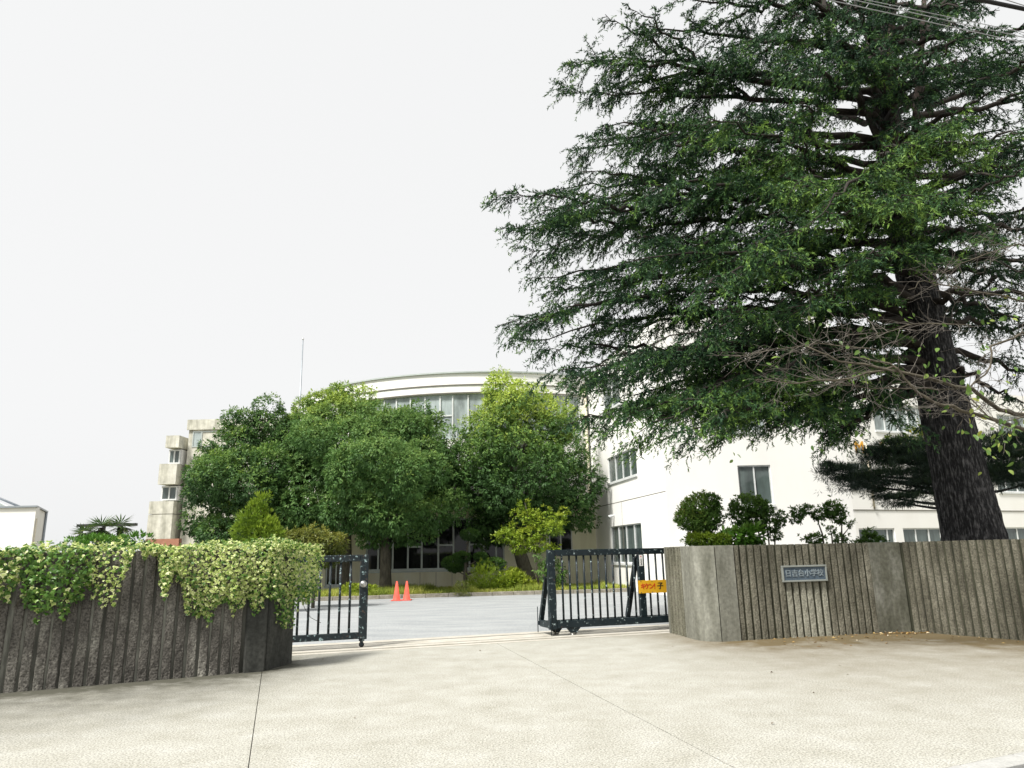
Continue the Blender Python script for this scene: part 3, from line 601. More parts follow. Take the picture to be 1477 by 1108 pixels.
def window(root, mp, a, b, c, d, mull, gm, fm, trans=(), sill=True, fw=0.045, name='window', gpick=None):
    """frame as the window part; each pane a sub-part; mull = mullion positions in s"""
    mb = MB(); d0, d1 = 0.06, 0.12
    cell(mb, mp, a, b, c, c + fw, d0, d1); cell(mb, mp, a, b, d - fw, d, d0, d1)
    xs = [a + fw / 2] + list(mull) + [b - fw / 2]
    for x in xs: cell(mb, mp, x - fw / 2, x + fw / 2, c + fw, d - fw, d0 - (0.0 if x in (xs[0], xs[-1]) else 0.006), d1)
    for (p, q, z) in trans: cell(mb, mp, p + fw / 2, q - fw / 2, z - fw / 2, z + fw / 2, d0 + 0.004, d1)
    if sill: cell(mb, mp, a - 0.03, b + 0.03, c - 0.09, c - 0.004, -0.06, 0.055)
    w = mb.build(name, fm, root)
    for i, (p, q) in enumerate(zip(xs[:-1], xs[1:])):
        g = MB(); dd = 0.095 + 0.012 * (i % 2)
        g.add([mp(p, c + 0.01, dd), mp(q, c + 0.01, dd), mp(q, d - 0.01, dd), mp(p, d - 0.01, dd)], [(0, 1, 2, 3)]); g.build('pane', gpick(i) if gpick else gm, w)
    return w
def flat(a, b):
    d = (b - a).normalized(); n = Vector((-d.y, d.x, 0))
    return lambda s, z, q: Vector((a.x, a.y, 0)) + d * s + n * q + Vector((0, 0, z))

sch = thing('school_building', 'cream and white school building with bowed upper floor behind the courtyard trees', 'building', (0, 36, 0))
RZ = 10.32
CX, CY, CRd = -2.0, 46.0, 12.0
TH0 = R(-72)
cmp_ = lambda s, z, q: Vector((CX + (CRd - q) * math.sin(TH0 + s / CRd), CY - (CRd - q) * math.cos(TH0 + s / CRd), z))
def s_of(u, v=600, z=8.3):
    best = None
    for i in range(400):
        s = i * 0.07; p = cmp_(s, z, 0); w = p - Vector((0, 0, EYE)); uu = 738.5 + FPX * w.dot(cr) / w.dot(fwd)
        if best is None or abs(uu - u) < best[0]: best = (abs(uu - u), s)
    return best[1]
sa, sb = s_of(532), s_of(838)
mul = [s_of(u) for u in (553, 571, 592, 613, 635, 653, 676, 697, 718, 739, 760, 781, 802, 820)]
LT = CRd * R(72 + 36)
facade(sch, cmp_, LT, RZ, [(sa, sb, 7.05, 9.28)], M['wall_white'], 'bowed_wall', 0.5, z0=3.7)
window(sch, cmp_, sa, sb, 7.05, 9.28, mul, M['glass_pale'], M['frame_white'], trans=[(mul[4], mul[5], 8.22), (mul[9], mul[10], 8.22)], fw=0.07)
rail = MB(); 
cell(rail, cmp_, sa, sb, 7.36, 7.42, -0.10, -0.06); cell(rail, cmp_, sa, sb, 7.12, 7.16, -0.10, -0.06)
for i in range(60):
    s = sa + (sb - sa) * i / 59.0; cell(rail, cmp_, s - 0.015, s + 0.015, 7.161, 7.359, -0.095, -0.065)
rail.build('window_guard', M['frame_white'], sch)
fs_ = MB(); ns = 60
for i in range(ns):
    a, b = LT * i / ns, LT * (i + 1) / ns
    cell(fs_, cmp_, a, b, RZ, RZ + 0.07, -0.09, 0.4)
fs_.build('roof_coping', M['frame'], sch)
jl = MB(); jl2 = MB()
for i in range(ns):
    a, b = LT * i / ns, LT * (i + 1) / ns
    cell(jl, cmp_, a, b, 9.70, 9.755, -0.035, 0.0)
    cell(jl2, cmp_, a, b, 9.29, 9.35, -0.06, 0.0)
jl2.build('window_head', M['joint_line'], sch)
jl.build('string_course', M['joint_line'], sch)
MB().add([cmp_(LT * i / ns, RZ + 0.02, 0.3) for i in range(ns + 1)] + [Vector((8, 60, RZ + 0.02)), Vector((-14, 60, RZ + 0.02))], [tuple(range(ns + 3))]).build('roof', M['stained'], sch)
# ground floor front
fa, fb = Vector((-13.0, 34.3, 0)), Vector((3.86, 34.75, 0)); fmp = flat(fa, fb); fn = Vector((-(fb - fa).y, (fb - fa).x, 0)).normalized()
def sf(u, v=810): 
    p = hit(u, v, fa, fn); return (p - fa).dot((fb - fa).normalized())
LF = (fb - fa).length
op = [(sf(470), sf(499), 0.3, 3.1), (sf(527), sf(728), 0.92, 3.3), (sf(793), sf(827), 1.62, 3.35)]
facade(sch, fmp, LF, 3.72, op, M['wall_cream'], 'ground_floor_wall', 2.0)
ms = [sf(u) for u in (545, 566, 588, 608, 632, 654, 677, 698, 716)]
window(sch, fmp, *op[1], ms, M['glass_dark'], M['frame'], trans=[(ms[2], ms[3], 2.0), (ms[4], ms[5], 2.05), (ms[6], ms[7], 2.05), (ms[0], ms[1], 2.0)], fw=0.08)
window(sch, fmp, *op[2], [sf(810)], M['glass_dark'], M['frame_white'], fw=0.06)
window(sch, fmp, *op[0], [sf(485)], M['glass_dark'], M['frame'], fw=0.06)
jl = MB()
for u in (606, 629, 652, 674): s = sf(u); cell(jl, fmp, s - 0.008, s + 0.008, 0.1, 0.82, -0.003, 0.01)
jl.build('panel_joint', M['joint_line'], sch)
cell_ = MB(); cell(cell_, fmp, 0, LF - 0.3, 3.725, 3.95, -0.35, 3.0); cell_.build('canopy', M['wall_cream'], sch)
# stair wing: side face turned to the yard, then front face
wa, wb_ = Vector((3.85, 35.2, 0)), Vector((5.5, 26.0, 0)); wmp = flat(wa, wb_); wn = Vector((-(wb_ - wa).y, (wb_ - wa).x, 0)).normalized(); wd_ = (wb_ - wa).normalized()
def sw(u, v): p = hit(u, v, wa, wn); return (p - wa).dot(wd_), p.z
w1 = (sw(876, 670)[0], sw(918, 665)[0], sw(898, 691)[1], sw(898, 652)[1]); w2 = (sw(881, 780)[0], sw(926, 780)[0], 1.1, sw(902, 757)[1])
w3 = (sw(868, 560)[0], sw(893, 560)[0], sw(880, 590)[1], sw(880, 545)[1])
LW = (wb_ - wa).length
facade(sch, wmp, LW, RZ, [w1, w2, w3], M['wall_white'], 'wing_wall', 3.0)
def mids(w, k): return [w[0] + (w[1] - w[0]) * (i + 1) / (k + 1) for i in range(k)]
window(sch, wmp, *w1, mids(w1, 3), M['glass_mid'], M['frame_white']); window(sch, wmp, *w2, mids(w2, 3), M['glass_mid'], M['frame_white']); window(sch, wmp, *w3, mids(w3, 1), M['glass_mid'], M['frame_white'])
jz = sw(890, 725)[1]
jl = MB(); cell(jl, wmp, 0.1, LW - 0.02, jz - 0.015, jz + 0.015, -0.004, 0.01); cell(jl, wmp, 0.1, LW - 0.02, 7.0, 7.02, -0.004, 0.01); sx = sw(897, 740)[0]; cell(jl, wmp, sx, sx + 0.02, 0.3, jz - 0.02, -0.004, 0.01); jl.build('panel_joint', M['joint_line'], sch)
px0, _ = sw(856, 770)
MB().tube([wmp(px0, 0.1, -0.1), wmp(px0, 2.0, -0.1), wmp(px0, 10.0, -0.1)], 0.075, 10).build('downpipe', M['pipe'], sch)
MB().tube([wmp(px0 - 0.35, 0.1, -0.06), wmp(px0 - 0.35, 9.8, -0.06)], 0.03, 8).build('drain_pipe', M['yellow_rope'], sch)
ls, lz = sw(886, 744); lp = MB(); lp.tube([wmp(ls, lz, 0), wmp(ls, lz, -0.12), wmp(ls, lz - 0.06, -0.24)], [0.05, 0.05, 0.09], 10); lp.build('wall_lamp', M['frame_white'], sch)
na, nb_ = wb_, Vector((12.2, 26.0, 0)); nmp = flat(na, nb_)
def sn(u, v): p = hit(u, v, na, Vector((0, 1, 0))); return p.x - na.x, p.z
n1 = (sn(1066, 700)[0], sn(1114, 700)[0], sn(1090, 728)[1], sn(1090, 671)[1]); n2 = (sn(1056, 600)[0], sn(1103, 600)[0], sn(1080, 622)[1], sn(1080, 570)[1])
facade(sch, nmp, 6.7, RZ, [n1, n2], M['wall_white'], 'wing_wall', 3.0)
window(sch, nmp, *n1, mids(n1, 1), M['glass_pale'], M['frame_white'], gpick=lambda i: M['glass_mid']); window(sch, nmp, *n2, mids(n2, 1), M['glass_pale'], M['frame_white'])
MB().box((5.5, 26.0, RZ + 0.002), (12.2, 40.0, RZ + 0.12)).build('wing_roof', M['fascia'], sch)
MB().add([(12.2, 26.0, 0), (12.2, 40.0, 0), (12.2, 40.0, RZ), (12.2, 26.0, RZ)], [(0, 1, 2, 3)]).build('wing_wall', M['wall_white'], sch)
# rear wing on the right
ra, rb = Vector((12.21, 35.2, 0)), Vector((44.0, 49.1, 0)); rmp = flat(ra, rb); rn = Vector((-(rb - ra).y, (rb - ra).x, 0)).normalized(); rd = (rb - ra).normalized()
def sr(u, v): p = hit(u, v, ra, rn); return (p - ra).dot(rd), p.z
F1z, F2z, F3z = (0.95, 2.5), (4.55, 5.95), (7.75, 9.3)
wins = [((1240, 1292), F1z, [1282], 'glass_mid'), ((1304, 1372), F1z, [1323, 1342, 1359], 'glass_mid'), ((1452, 1500), F1z, [1470], 'glass_mid'), ((1226, 1262), F2z, [1244], 'glass_mid'), ((1318, 1355), F2z, [1330, 1343], 'glass_mid'),
        ((1438, 1500), F2z, [1452, 1468, 1484], 'glass_mid'), ((1262, 1340), F3z, [1278, 1296, 1312, 1326], 'glass_pale'), ((1440, 1500), F3z, [1460, 1480], 'glass_pale')]
ops = []; vv = {F1z: 775, F2z: 697, F3z: 615}
for (ua, ub), fz, ml, gm in wins: ops.append((sr(ua, vv[fz])[0], sr(ub, vv[fz])[0], fz[0], fz[1]))
LR = (rb - ra).length
facade(sch, rmp, LR, RZ + 0.3, ops, M['wall_white'], 'rear_wing_wall', 5.0)
for ((ua, ub), fz, ml, gm), o4 in zip(wins, ops):
    tr = [(sr(1240, 775)[0], sr(1282, 775)[0], 1.55)] if ua == 1240 else []
    window(sch, rmp, *o4, [sr(u, vv[fz])[0] for u in ml], M[gm], M['frame_white'], trans=tr, fw=0.07)
jl = MB(); cell(jl, rmp, 0.1, LR, 3.42, 3.47, -0.03, 0.0); jl.build('string_course', M['joint_line'], sch); jl = MB(); cell(jl, rmp, 0.1, LR, 6.85, 6.9, -0.03, 0.0); jl.build('string_course', M['joint_line'], sch)
px1 = sr(1258, 720)[0]; MB().tube([rmp(px1, 3.5, -0.07), rmp(px1, 7.0, -0.07)], 0.05, 8).build('downpipe', M['pipe'], sch)
sM, zM = sr(1239, 646)
frM = Matrix.Translation(rmp(sM, zM, -0.03)) @ Matrix.Rotation(math.atan2(rd.y, rd.x), 4, 'Z')
text_obj('wall_lettering', 'M', 0.95, 0.015, M['orange'], frM, sch, 0.0)
sM, zM = sr(1272, 648); frM = Matrix.Translation(rmp(sM, zM, -0.03)) @ Matrix.Rotation(math.atan2(rd.y, rd.x), 4, 'Z')
text_obj('wall_lettering', 'A', 0.95, 0.015, M['orange'], frM, sch, 0.0)

# flagpole
fp = thing('flagpole', 'slender grey pole rising behind the leftmost courtyard trees', 'flagpole', (-10.1, 33, 0.1))
MB().tube([(-10.11, 33, 0.1), (-10.11, 33, 6), (-10.11, 33, 11.9)], [0.06, 0.05, 0.03], 8).build('pole', M['pole'], fp)
MB().tube([(-10.11, 33, 11.9), (-10.11, 33, 11.95), (-10.11, 33, 12.0)], [0.03, 0.05, 0.012], 8).build('finial', M['steel'], fp)
MB().box((-10.35, 32.76, 0.08), (-9.87, 33.24, 0.35)).build('footing', M['kerb'], fp)

# far left stained concrete tower block
tw = thing('tower_block', 'stained grey concrete building with stepped balconies left of the trees', 'building', at(250, 780, 62))
YT = 62.0
def tx(u, v=700): return at(u, v, YT).x
def tz(v, u=250): return at(u, v, YT).z
b0 = MB(); b0.box((tx(266), YT, -1), (tx(400), YT + 12, tz(608))); b0.build('main_wall', M['stained'], tw)
MB().box((tx(266) - 0.15, YT - 0.15, tz(621)), (tx(400), YT + 0.0, tz(608) + 0.1)).build('parapet', M['stained'], tw)
XL, XR = tx(245, 660), tx(264, 660)
for k, (za, zb, xo) in enumerate(((648, 631, 0.0), (700, 671, 0.35), (742, 724, 0.9))):
    MB().box((XL - xo, YT - 1.0, tz(za)), (XR, YT + 6, tz(zb))).build('balcony', M['stained'], tw)
MB().box((XL - 0.9, YT - 1.0, -1), (XR, YT + 6, tz(742) - 0.05)).build('base_wall', M['stained'], tw)
tmp_ = lambda s, z, q: Vector((s, YT - 0.5 + q, z))
for (za, zb, xo) in ((671, 649, 0.1), (723, 701, 0.45)):
    window(tw, tmp_, XL - xo + 0.2, XR - 0.05, tz(za) + 0.05, tz(zb) - 0.05, [XL - xo + (XR - XL + xo) * 0.55], M['glass_mid'], M['frame_white'], sill=False, fw=0.12)
    MB().box((XL - xo + 0.3, YT - 0.3, tz(za) + 0.03), (XR, YT + 6, tz(zb) - 0.03)).build('inner_wall', M['wall_white'], tw)
tmp2 = lambda s, z, q: Vector((s, YT - 0.1 + q, z))
window(tw, tmp2, tx(278, 630), tx(330, 630), tz(646), tz(623), [tx(291, 630)], M['glass_pale'], M['frame'], sill=False, fw=0.1)
# low red wall in front of it
lw = MB().box((at(210, 779, 34).x, 34.0, 0.05), (at(258, 779, 34).x, 34.3, at(230, 777.5, 34).z)).build('brick_wall', M['brick_red']); tag(lw, 'low red wall just above the ivy below the concrete tower block', 'wall')

# white hall far left
hall = thing('white_hall', 'low white hall with a shallow gable at the left edge of the scene', 'building', at(20, 790, 40))
YH = 40.0
p0, p1, p2 = at(0, 735, YH), at(52, 735, YH), at(68, 739, YH + 4)
hx0 = at(-160, 735, YH).x; z1_ = at(50, 732, YH).z
MB().box((hx0, YH, 0), (p1.x, YH + 0.3, z1_)).build('front_wall', M['wall_white'], hall)
x2 = at(67, 738, YH + 4.5).x
MB().add([(p1.x, YH + 0.0, 0), (x2, YH + 4.5, 0), (x2, YH + 4.5, z1_), (p1.x, YH + 0.0, z1_)], [(0, 1, 2, 3)]).build('side_wall', M['wall_white'], hall)
rf = MB(); e = 0.12
rf.add([(hx0, YH - e, z1_ + 0.003), (p1.x + e, YH - e, z1_ + 0.003), (x2 + e, YH + 4.5, z1_ + 0.003), (hx0, YH + 4.5, z1_ + 0.003),
        (hx0, YH - e, z1_ + 0.1), (p1.x + e, YH - e, z1_ + 0.1), (x2 + e, YH + 4.5, z1_ + 0.1), (hx0, YH + 4.5, z1_ + 0.1)], [(0, 1, 5, 4), (1, 2, 6, 5), (2, 3, 7, 6), (4, 5, 6, 7)])
MB().add([(x2, YH + 4.498, 0), (hx0, YH + 4.498, 0), (hx0, YH + 4.498, z1_), (x2, YH + 4.498, z1_)], [(0, 1, 2, 3)]).build('rear_wall', M['wall_white'], hall)
rf.build('roof_edge', M['pole'], hall)
g0, g1_ = at(-60, 694, YH + 3), at(24, 731, YH + 3)
MB().add([(g0.x, YH + 3, z1_ + 0.1), (g1_.x, YH + 3, z1_ + 0.1), (g0.x, YH + 3, g0.z)], [(0, 1, 2)]).build('gable', M['wall_white'], hall)
MB().tube([(g1_.x + 0.8, YH + 2.6, z1_ + 0.12), (g0.x, YH + 2.6, g0.z + 0.1)], 0.07, 6).build('verge', M['pole'], hall)
MB().add([(g0.x, YH + 2.98, z1_ + 0.55), (at(20, 730, YH + 3).x, YH + 2.98, z1_ + 0.12), (at(-5, 726, YH + 3).x, YH + 2.98, z1_ + 0.65), (g0.x, YH + 2.98, z1_ + 1.2)], [(0, 1, 2, 3)]).build('louvre', M['frame'], hall)
hm = flat(Vector((p1.x, YH, 0)), Vector((x2, YH + 4.5, 0)))
window(hall, hm, 0.5, 2.2, 0.9, z1_ - 1.1, [1.1, 1.65], M['glass_mid'], M['frame'], sill=False, fw=0.06, name='window')
for s in (4.42,): MB().tube([hm(s, 0, -0.08), hm(s, z1_, -0.08)], 0.07, 8).build('downpipe', M['pole'], hall)
MB().tube([hm(0.1, 0, -0.08), hm(0.1, z1_ - 0.6, -0.08)], 0.03, 6).build('conduit', M['pipe'], hall)
# dark beam of the pergola behind the palms
pg = thing('pergola', 'dark flat beam on posts behind the three palms', 'pergola', at(150, 790, 33))
a, b = at(112, 758, 33), at(197, 758.5, 33)
MB().bevbox((a.x, 32.9, a.z - 0.07), (b.x, 33.1, a.z + 0.05), None, 0.01).build('beam', M['dark_metal'], pg)
for u in (118, 150, 172): p = at(u, 760, 33); MB().bevbox((p.x - 0.06, 32.94, 0), (p.x + 0.06, 33.06, a.z - 0.072), None, 0.008).build('post', M['dark_metal'], pg)

# ------------------------------------------------------------------ traffic cones
cm = MB(); prof = [(0.165, 0.0), (0.168, 0.03), (0.15, 0.045), (0.128, 0.05), (0.03, 0.68), (0.022, 0.64), (0.0, 0.702)]
vs = []; nseg = 20
for r_, z in prof:
    for k in range(nseg): a = 2 * math.pi * k / nseg; vs.append((r_ * math.cos(a), r_ * math.sin(a), z))
cm.add(vs, [(i * nseg + k, i * nseg + (k + 1) % nseg, (i + 1) * nseg + (k + 1) % nseg, (i + 1) * nseg + k) for i in range(len(prof) - 1) for k in range(nseg)], 0, True)
for (u, v, lab) in ((572, 866.5, 'red traffic cone at the kerb, nearer the broad trunk of the big tree'), (586.5, 866, 'red traffic cone at the kerb, the one nearer the clipped garden tree')):
    c = thing('traffic_cone', lab, 'traffic cone', gnd(u, v, 0), 0, 'red traffic cones by the kerb')
    if u == 572: cone0 = cm.build('body', M['cone'], c, False); cone_b = MB().bevbox((-0.185, -0.185, 0), (0.185, 0.185, 0.028), None, 0.008).build('base', M['cone'], c, False)
    else:
        for q in (cone0, cone_b): k = q.copy(); COL.objects.link(k); k.parent = c

# ------------------------------------------------------------------ broadleaf trees in the courtyard bed
def trunk_mb(pts, rads, n=12): return MB().tube(pts, rads, n)
def tree_limbs(root, base, tops, r, m):
    for t in tops:
        t = Vector(t); mid = base.lerp(t, 0.5) + Vector((random.uniform(-.3, .3), random.uniform(-.3, .3), 0.3))
        MB().tube(bez(base, mid, t, 5), [r, r * 0.85, r * 0.7, r * 0.5, r * 0.35, r * 0.2], 7).build('limb', m, root)
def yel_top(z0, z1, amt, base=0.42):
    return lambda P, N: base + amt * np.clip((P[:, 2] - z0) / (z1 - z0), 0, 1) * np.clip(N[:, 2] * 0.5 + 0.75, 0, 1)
def broad_tree(label, base, ttop, tr, clumps, n, k, L, W, m, tint, bark='bark_grey', lean=None, ymax=34.0, name='broadleaf_tree', grp='trees in the courtyard bed', inner=0.12, rough=0.12, droop=0.3, shrink=0.95):
    t = thing(name, label, 'tree', base, 0, grp)
    top = Vector(ttop)
    trunk_mb([base + Vector((0, 0, -0.1)), base + Vector((0, 0, 0.15)), base.lerp(top, 0.4), base.lerp(top, 0.75), top], [tr * 1.5, tr * 1.12, tr, tr * 0.9, tr * 0.8]).build('trunk', M[bark], t)
    clumps = [(c[0], c[1] * shrink, c[2] * shrink, c[3] * shrink) for c in clumps]; cs = sorted(clumps, key=lambda c: -c[1])[:6]; tree_limbs(t, top, [c[0] for c in cs], tr * 0.55, M[bark])
    crown('crown', sub_clumps(clumps, 9, 0.44), n, k, L, W, M[m], t, tint, inner=inner, rough=rough, droop=droop, ymax=ymax); return t
def pc_(lst, Y): return [px_clump(u, v, Y, r, r * q, r * 0.95, dY) for (u, v, r, q, dY) in lst]

A = pc_([(455, 690, 55, 1, 0.3), (440, 640, 34, 1, .8), (500, 645, 58, 1, -.8), (560, 625, 42, 1, 0), (612, 650, 46, 1, .2), (645, 690, 44, .8, 0), (560, 685, 70, 1, -2.0), (505, 735, 52, .8, -1.0), (575, 740, 52, .8, -1.6),
         (630, 735, 36, .8, -.6), (450, 745, 40, .8, 0), (595, 772, 26, .6, -1.0), (535, 600, 30, .9, .6), (590, 610, 30, 1, .5), (640, 660, 36, 1, .8), (540, 775, 28, .6, -.2), (420, 700, 26, 1, .5), (560, 680, 80, .9, 1.4)], 30.8)
bA = at(556, 852, 30.7); bA.z = 0.1
broad_tree('largest round evergreen tree with grey trunk beside the traffic cones', bA, at(556, 780, 30.8), 0.24, A, 26000, 7, 0.145, 0.06, 'oak', lambda P, N: 0.40 + 0.24 * N[:, 2], shrink=1.0)  # upward-facing tufts tinted lighter to strengthen the crown's highlights
B = pc_([(718, 572, 26, 1.1, 0), (725, 600, 48, 1, -.3), (772, 578, 30, 1.1, .2), (700, 622, 38, 1, 0), (760, 620, 62, 1, -.5), (805, 615, 28, 1.2, 0.3), (690, 660, 36, .9, 0.3), (755, 675, 72, 1, -.6), (815, 690, 44, .9, -.3), (715, 715, 48, .8, -.6),
         (790, 735, 50, .7, -.4), (842, 702, 26, .8, 0), (735, 755, 40, .7, -.6), (825, 745, 28, .8, 0), (690, 745, 30, .8, 0), (760, 690, 80, .9, 0.4), (735, 640, 60, 1, .2), (780, 640, 50, 1, .2), (725, 745, 45, .7, .2), (790, 700, 60, .8, .3), (720, 548, 16, 1.1, 0.2), (700, 775, 28, .6, .2), (850, 730, 14, .8, 0)], 32.6)
bB = at(765, 842, 32.4); bB.z = 0.1
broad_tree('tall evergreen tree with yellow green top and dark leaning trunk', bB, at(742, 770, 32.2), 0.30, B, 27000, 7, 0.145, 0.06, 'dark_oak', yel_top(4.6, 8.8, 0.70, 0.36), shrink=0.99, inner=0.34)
C = pc_([(338, 645, 42, 1, 0), (385, 615, 36, 1, .2), (355, 608, 24, .9, 0), (308, 680, 34, 1, 0), (350, 690, 62, 1, -1.5), (292, 735, 32, 1, 0), (400, 670, 52, 1, 0), (345, 750, 50, .8, -1), (405, 735, 45, .9, 0), (276, 690, 15, 1, 0), (303, 765, 34, .8, 0),
         (420, 620, 30, 1, .6), (380, 770, 40, .7, 0), (302, 652, 18, 1, 0), (350, 690, 66, 1, 1.0)], 32.4)
bC = at(350, 852, 32.4); bC.z = 0.1
broad_tree('dark dense evergreen tree at the left end of the courtyard', bC, at(350, 780, 32.4), 0.26, C, 19000, 7, 0.145, 0.06, 'dark_oak', lambda P, N: 0.40 + 0.26 * N[:, 2])  # highlights put into the leaf colour: lighter where tufts face up
D = pc_([(475, 590, 34, .9, 0), (440, 612, 30, 1, 0), (520, 600, 36, .9, 0), (565, 607, 26, .9, 0), (500, 650, 70, 1, 0), (455, 575, 15, 1, 0), (490, 572, 16, 1, 0), (600, 615, 26, .8, 0), (628, 605, 11, 1.5, -.8)], 32.9)
bD = at(500, 840, 32.8); bD.z = 0.1
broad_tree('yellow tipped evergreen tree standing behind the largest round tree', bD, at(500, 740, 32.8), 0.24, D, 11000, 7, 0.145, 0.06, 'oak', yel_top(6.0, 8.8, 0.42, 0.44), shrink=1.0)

# bright young tree behind the end of the right gate
Yy = 29.9; lm = thing('young_tree', 'small lime green tree with loose tiers, behind the right gate end', 'tree', at(775, 850, Yy))
E_ = pc_([(757, 728, 10, 1, 0), (762, 745, 14, .8, 0), (735, 762, 12, .8, .2), (724, 775, 13, .7, 0), (775, 752, 16, .7, 0), (805, 748, 14, .6, 0), (815, 738, 8, .8, 0), (765, 770, 20, .7, 0), (795, 762, 18, .6, -.2), (750, 788, 16, .6, 0), (775, 787, 16, .6, 0), (742, 775, 12, .7, 0), (785, 735, 8, .9, 0), (745, 740, 8, .9, 0), (800, 790, 9, 1.1, 0)], Yy)
E_ = [(c[0], c[1] * .72, c[2] * .72, c[3] * .62) for c in E_]
crown('crown', E_, 620, 7, 0.13, 0.065, M['lime'], lm, lambda P, N: 0.5 + 0.2 * N[:, 2], rough=0.3, inner=0.3, droop=0.1)
pb = at(778, 852, Yy); pb.z = 0.1
MB().tube([pb, at(772, 800, Yy), at(765, 760, Yy), at(757, 725, Yy)], [0.05, 0.045, 0.03, 0.01], 7).build('trunk', M['bark_grey'], lm)
for (u, v) in ((724, 775), (805, 748), (740, 765), (790, 765), (752, 788)): p = at(u, v, Yy); q = at(771, 795, Yy); MB().tube(bez(q, q.lerp(p, .5) + Vector((0, 0, .15)), p, 4), [0.022, 0.018, 0.014, 0.01, 0.005], 5).build('limb', M['bark_grey'], lm)

# little weeping bush climbing the end of the gate
vb = thing('climbing_plant', 'dark green climbing plant tangled on the end post of the right gate', 'plant', F2 @ Vector((0.2, 0.2, 0)))
vc = [(F2 @ Vector((0.12 + i * 0.05, 0.12, 1.38 - 0.09 * i)), 0.13, 0.08, 0.13) for i in range(4)] + [(F2 @ Vector((0.25, 0.1, 1.2)), 0.13, 0.07, 0.2), (F2 @ Vector((-0.06, 0.2, 1.35)), 0.09, 0.09, 0.22)]
crown('leaves', vc, 170, 6, 0.07, 0.03, M['shrub'], vb, lambda P, N: 0.55 + 0 * P[:, 0], droop=0.4)
MB().tube([F2 @ Vector((0.2, 0.2, 0.02)), F2 @ Vector((0.22, 0.15, 0.6)), F2 @ Vector((0.2, 0.12, 1.3))], [0.012, 0.012, 0.008], 6).build('stem', M['bark_grey'], vb)

# shrub and maple to the left of the gate
sp = thing('conifer_shrub', 'bright yellow green pointed shrub rising over the ivy wall', 'shrub', at(372, 850, 22))
G_ = pc_([(375, 726, 9, 1.2, 0), (370, 740, 14, 1, 0), (362, 755, 20, .9, 0), (385, 758, 16, .9, 0), (352, 770, 18, .8, 0), (378, 775, 24, .8, 0), (395, 775, 14, 1, 0), (384, 718, 5, 1.5, 0)], 22.0)
G_ = [(c[0], c[1] * .78, c[2] * .78, c[3] * .85) for c in G_]
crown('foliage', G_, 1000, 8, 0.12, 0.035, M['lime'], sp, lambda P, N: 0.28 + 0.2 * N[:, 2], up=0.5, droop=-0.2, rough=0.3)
b_ = at(375, 780, 22); MB().tube([(b_.x, 22, 0), (b_.x, 22, 1.5), at(377, 725, 22)], [0.07, 0.05, 0.01], 7).build('trunk', M['bark_grey'], sp)
mp_ = thing('maple', 'low bronze green maple with layered foliage behind the left gate', 'tree', at(455, 850, 24))
H_ = pc_([(440, 778, 22, .5, 0), (470, 782, 24, .45, 0), (455, 770, 18, .5, 0), (425, 785, 20, .5, 0), (450, 795, 28, .4, 0), (485, 790, 12, .5, 0), (415, 775, 14, .5, 0), (465, 806, 20, .4, 0)], 24.0)
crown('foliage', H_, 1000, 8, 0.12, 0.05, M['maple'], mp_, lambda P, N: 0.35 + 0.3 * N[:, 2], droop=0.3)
for (u0_, v0_) in ((452, 778), (468, 785), (432, 785)):
    b_ = at(452, 860, 24); MB().tube(bez(Vector((b_.x, 24, 0)), Vector((b_.x, 24, 1.2)), at(u0_, v0_, 24), 5), [0.06, 0.05, 0.045, 0.035, 0.02, 0.01], 6).build('stem', M['bark_grey'], mp_)

# cloud-pruned garden tree
Yn = 30.5; nw = thing('clipped_tree', 'cloud pruned garden tree with separate clipped leaf pads', 'tree', at(671, 845, Yn))
bt_ = at(671, 848, Yn); bt_.z = 0.08
MB().tube([bt_, at(671, 830, Yn), at(672, 812, Yn), at(673, 800, Yn), at(676, 778, Yn)], [0.09, 0.08, 0.07, 0.05, 0.03], 8).build('trunk', M['bark_grey'], nw)
for (u, v, ru, rv) in ((678, 771, 12, 6.5), (652, 812, 12, 7), (666, 804, 11, 6), (657, 819, 9, 4.5), (693, 803, 8, 4), (711, 814, 17, 7), (697, 817, 8, 5)):
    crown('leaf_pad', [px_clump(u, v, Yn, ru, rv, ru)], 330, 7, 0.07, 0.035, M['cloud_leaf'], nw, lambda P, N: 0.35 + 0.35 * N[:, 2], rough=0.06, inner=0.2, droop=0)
    p = at(u, v + 3, Yn); q = at(672, min(830, v + 14), Yn); MB().tube(bez(q, q.lerp(p, .5) + Vector((0, 0, -.02)), p, 3), [0.03, 0.025, 0.02, 0.012], 6).build('limb', M['bark_grey'], nw)

def shrub(name, label, lst, Y, n, k, L, W, m, tint, cat='shrub', droop=0.0, up=0.3, grp=None, rough=0.25, stems=True):
    t = thing(name, label, cat, at(lst[0][0], 850, Y) * 1.0, 0, grp); t.location.z = 0.1
    cl = pc_(lst, Y); crown('foliage', cl, n, k, L, W, M[m], t, tint, rough=rough, droop=droop, up=up)
    if stems:
        c0 = cl[0][0]
        for i in range(3): MB().tube([(c0.x + (i - 1) * .05, c0.y, 0.05), (c0.x + (i - 1) * .12, c0.y + .03 * i, max(0.2, c0.z))], [0.015, 0.008], 5).build('stem', M['bark_grey'], t)
    return t
shrub('round_shrub', 'round feathery yellow green shrub right of the clipped tree', [(699, 836, 18, 1, 0), (690, 845, 14, .6, 0), (708, 842, 12, .7, 0)], 30.0, 900, 8, 0.11, 0.018, 'lime', lambda P, N: 0.38 + 0.15 * N[:, 2], up=0.8)
shrub('lime_shrub', 'low lime green bush beside the dark leaning trunk', [(735, 838, 14, .8, 0), (725, 845, 14, .6, 0), (750, 840, 12, .8, 0), (741, 830, 8, .7, 0)], 30.2, 500, 7, 0.13, 0.06, 'lime', lambda P, N: 0.62 + 0.15 * N[:, 2])
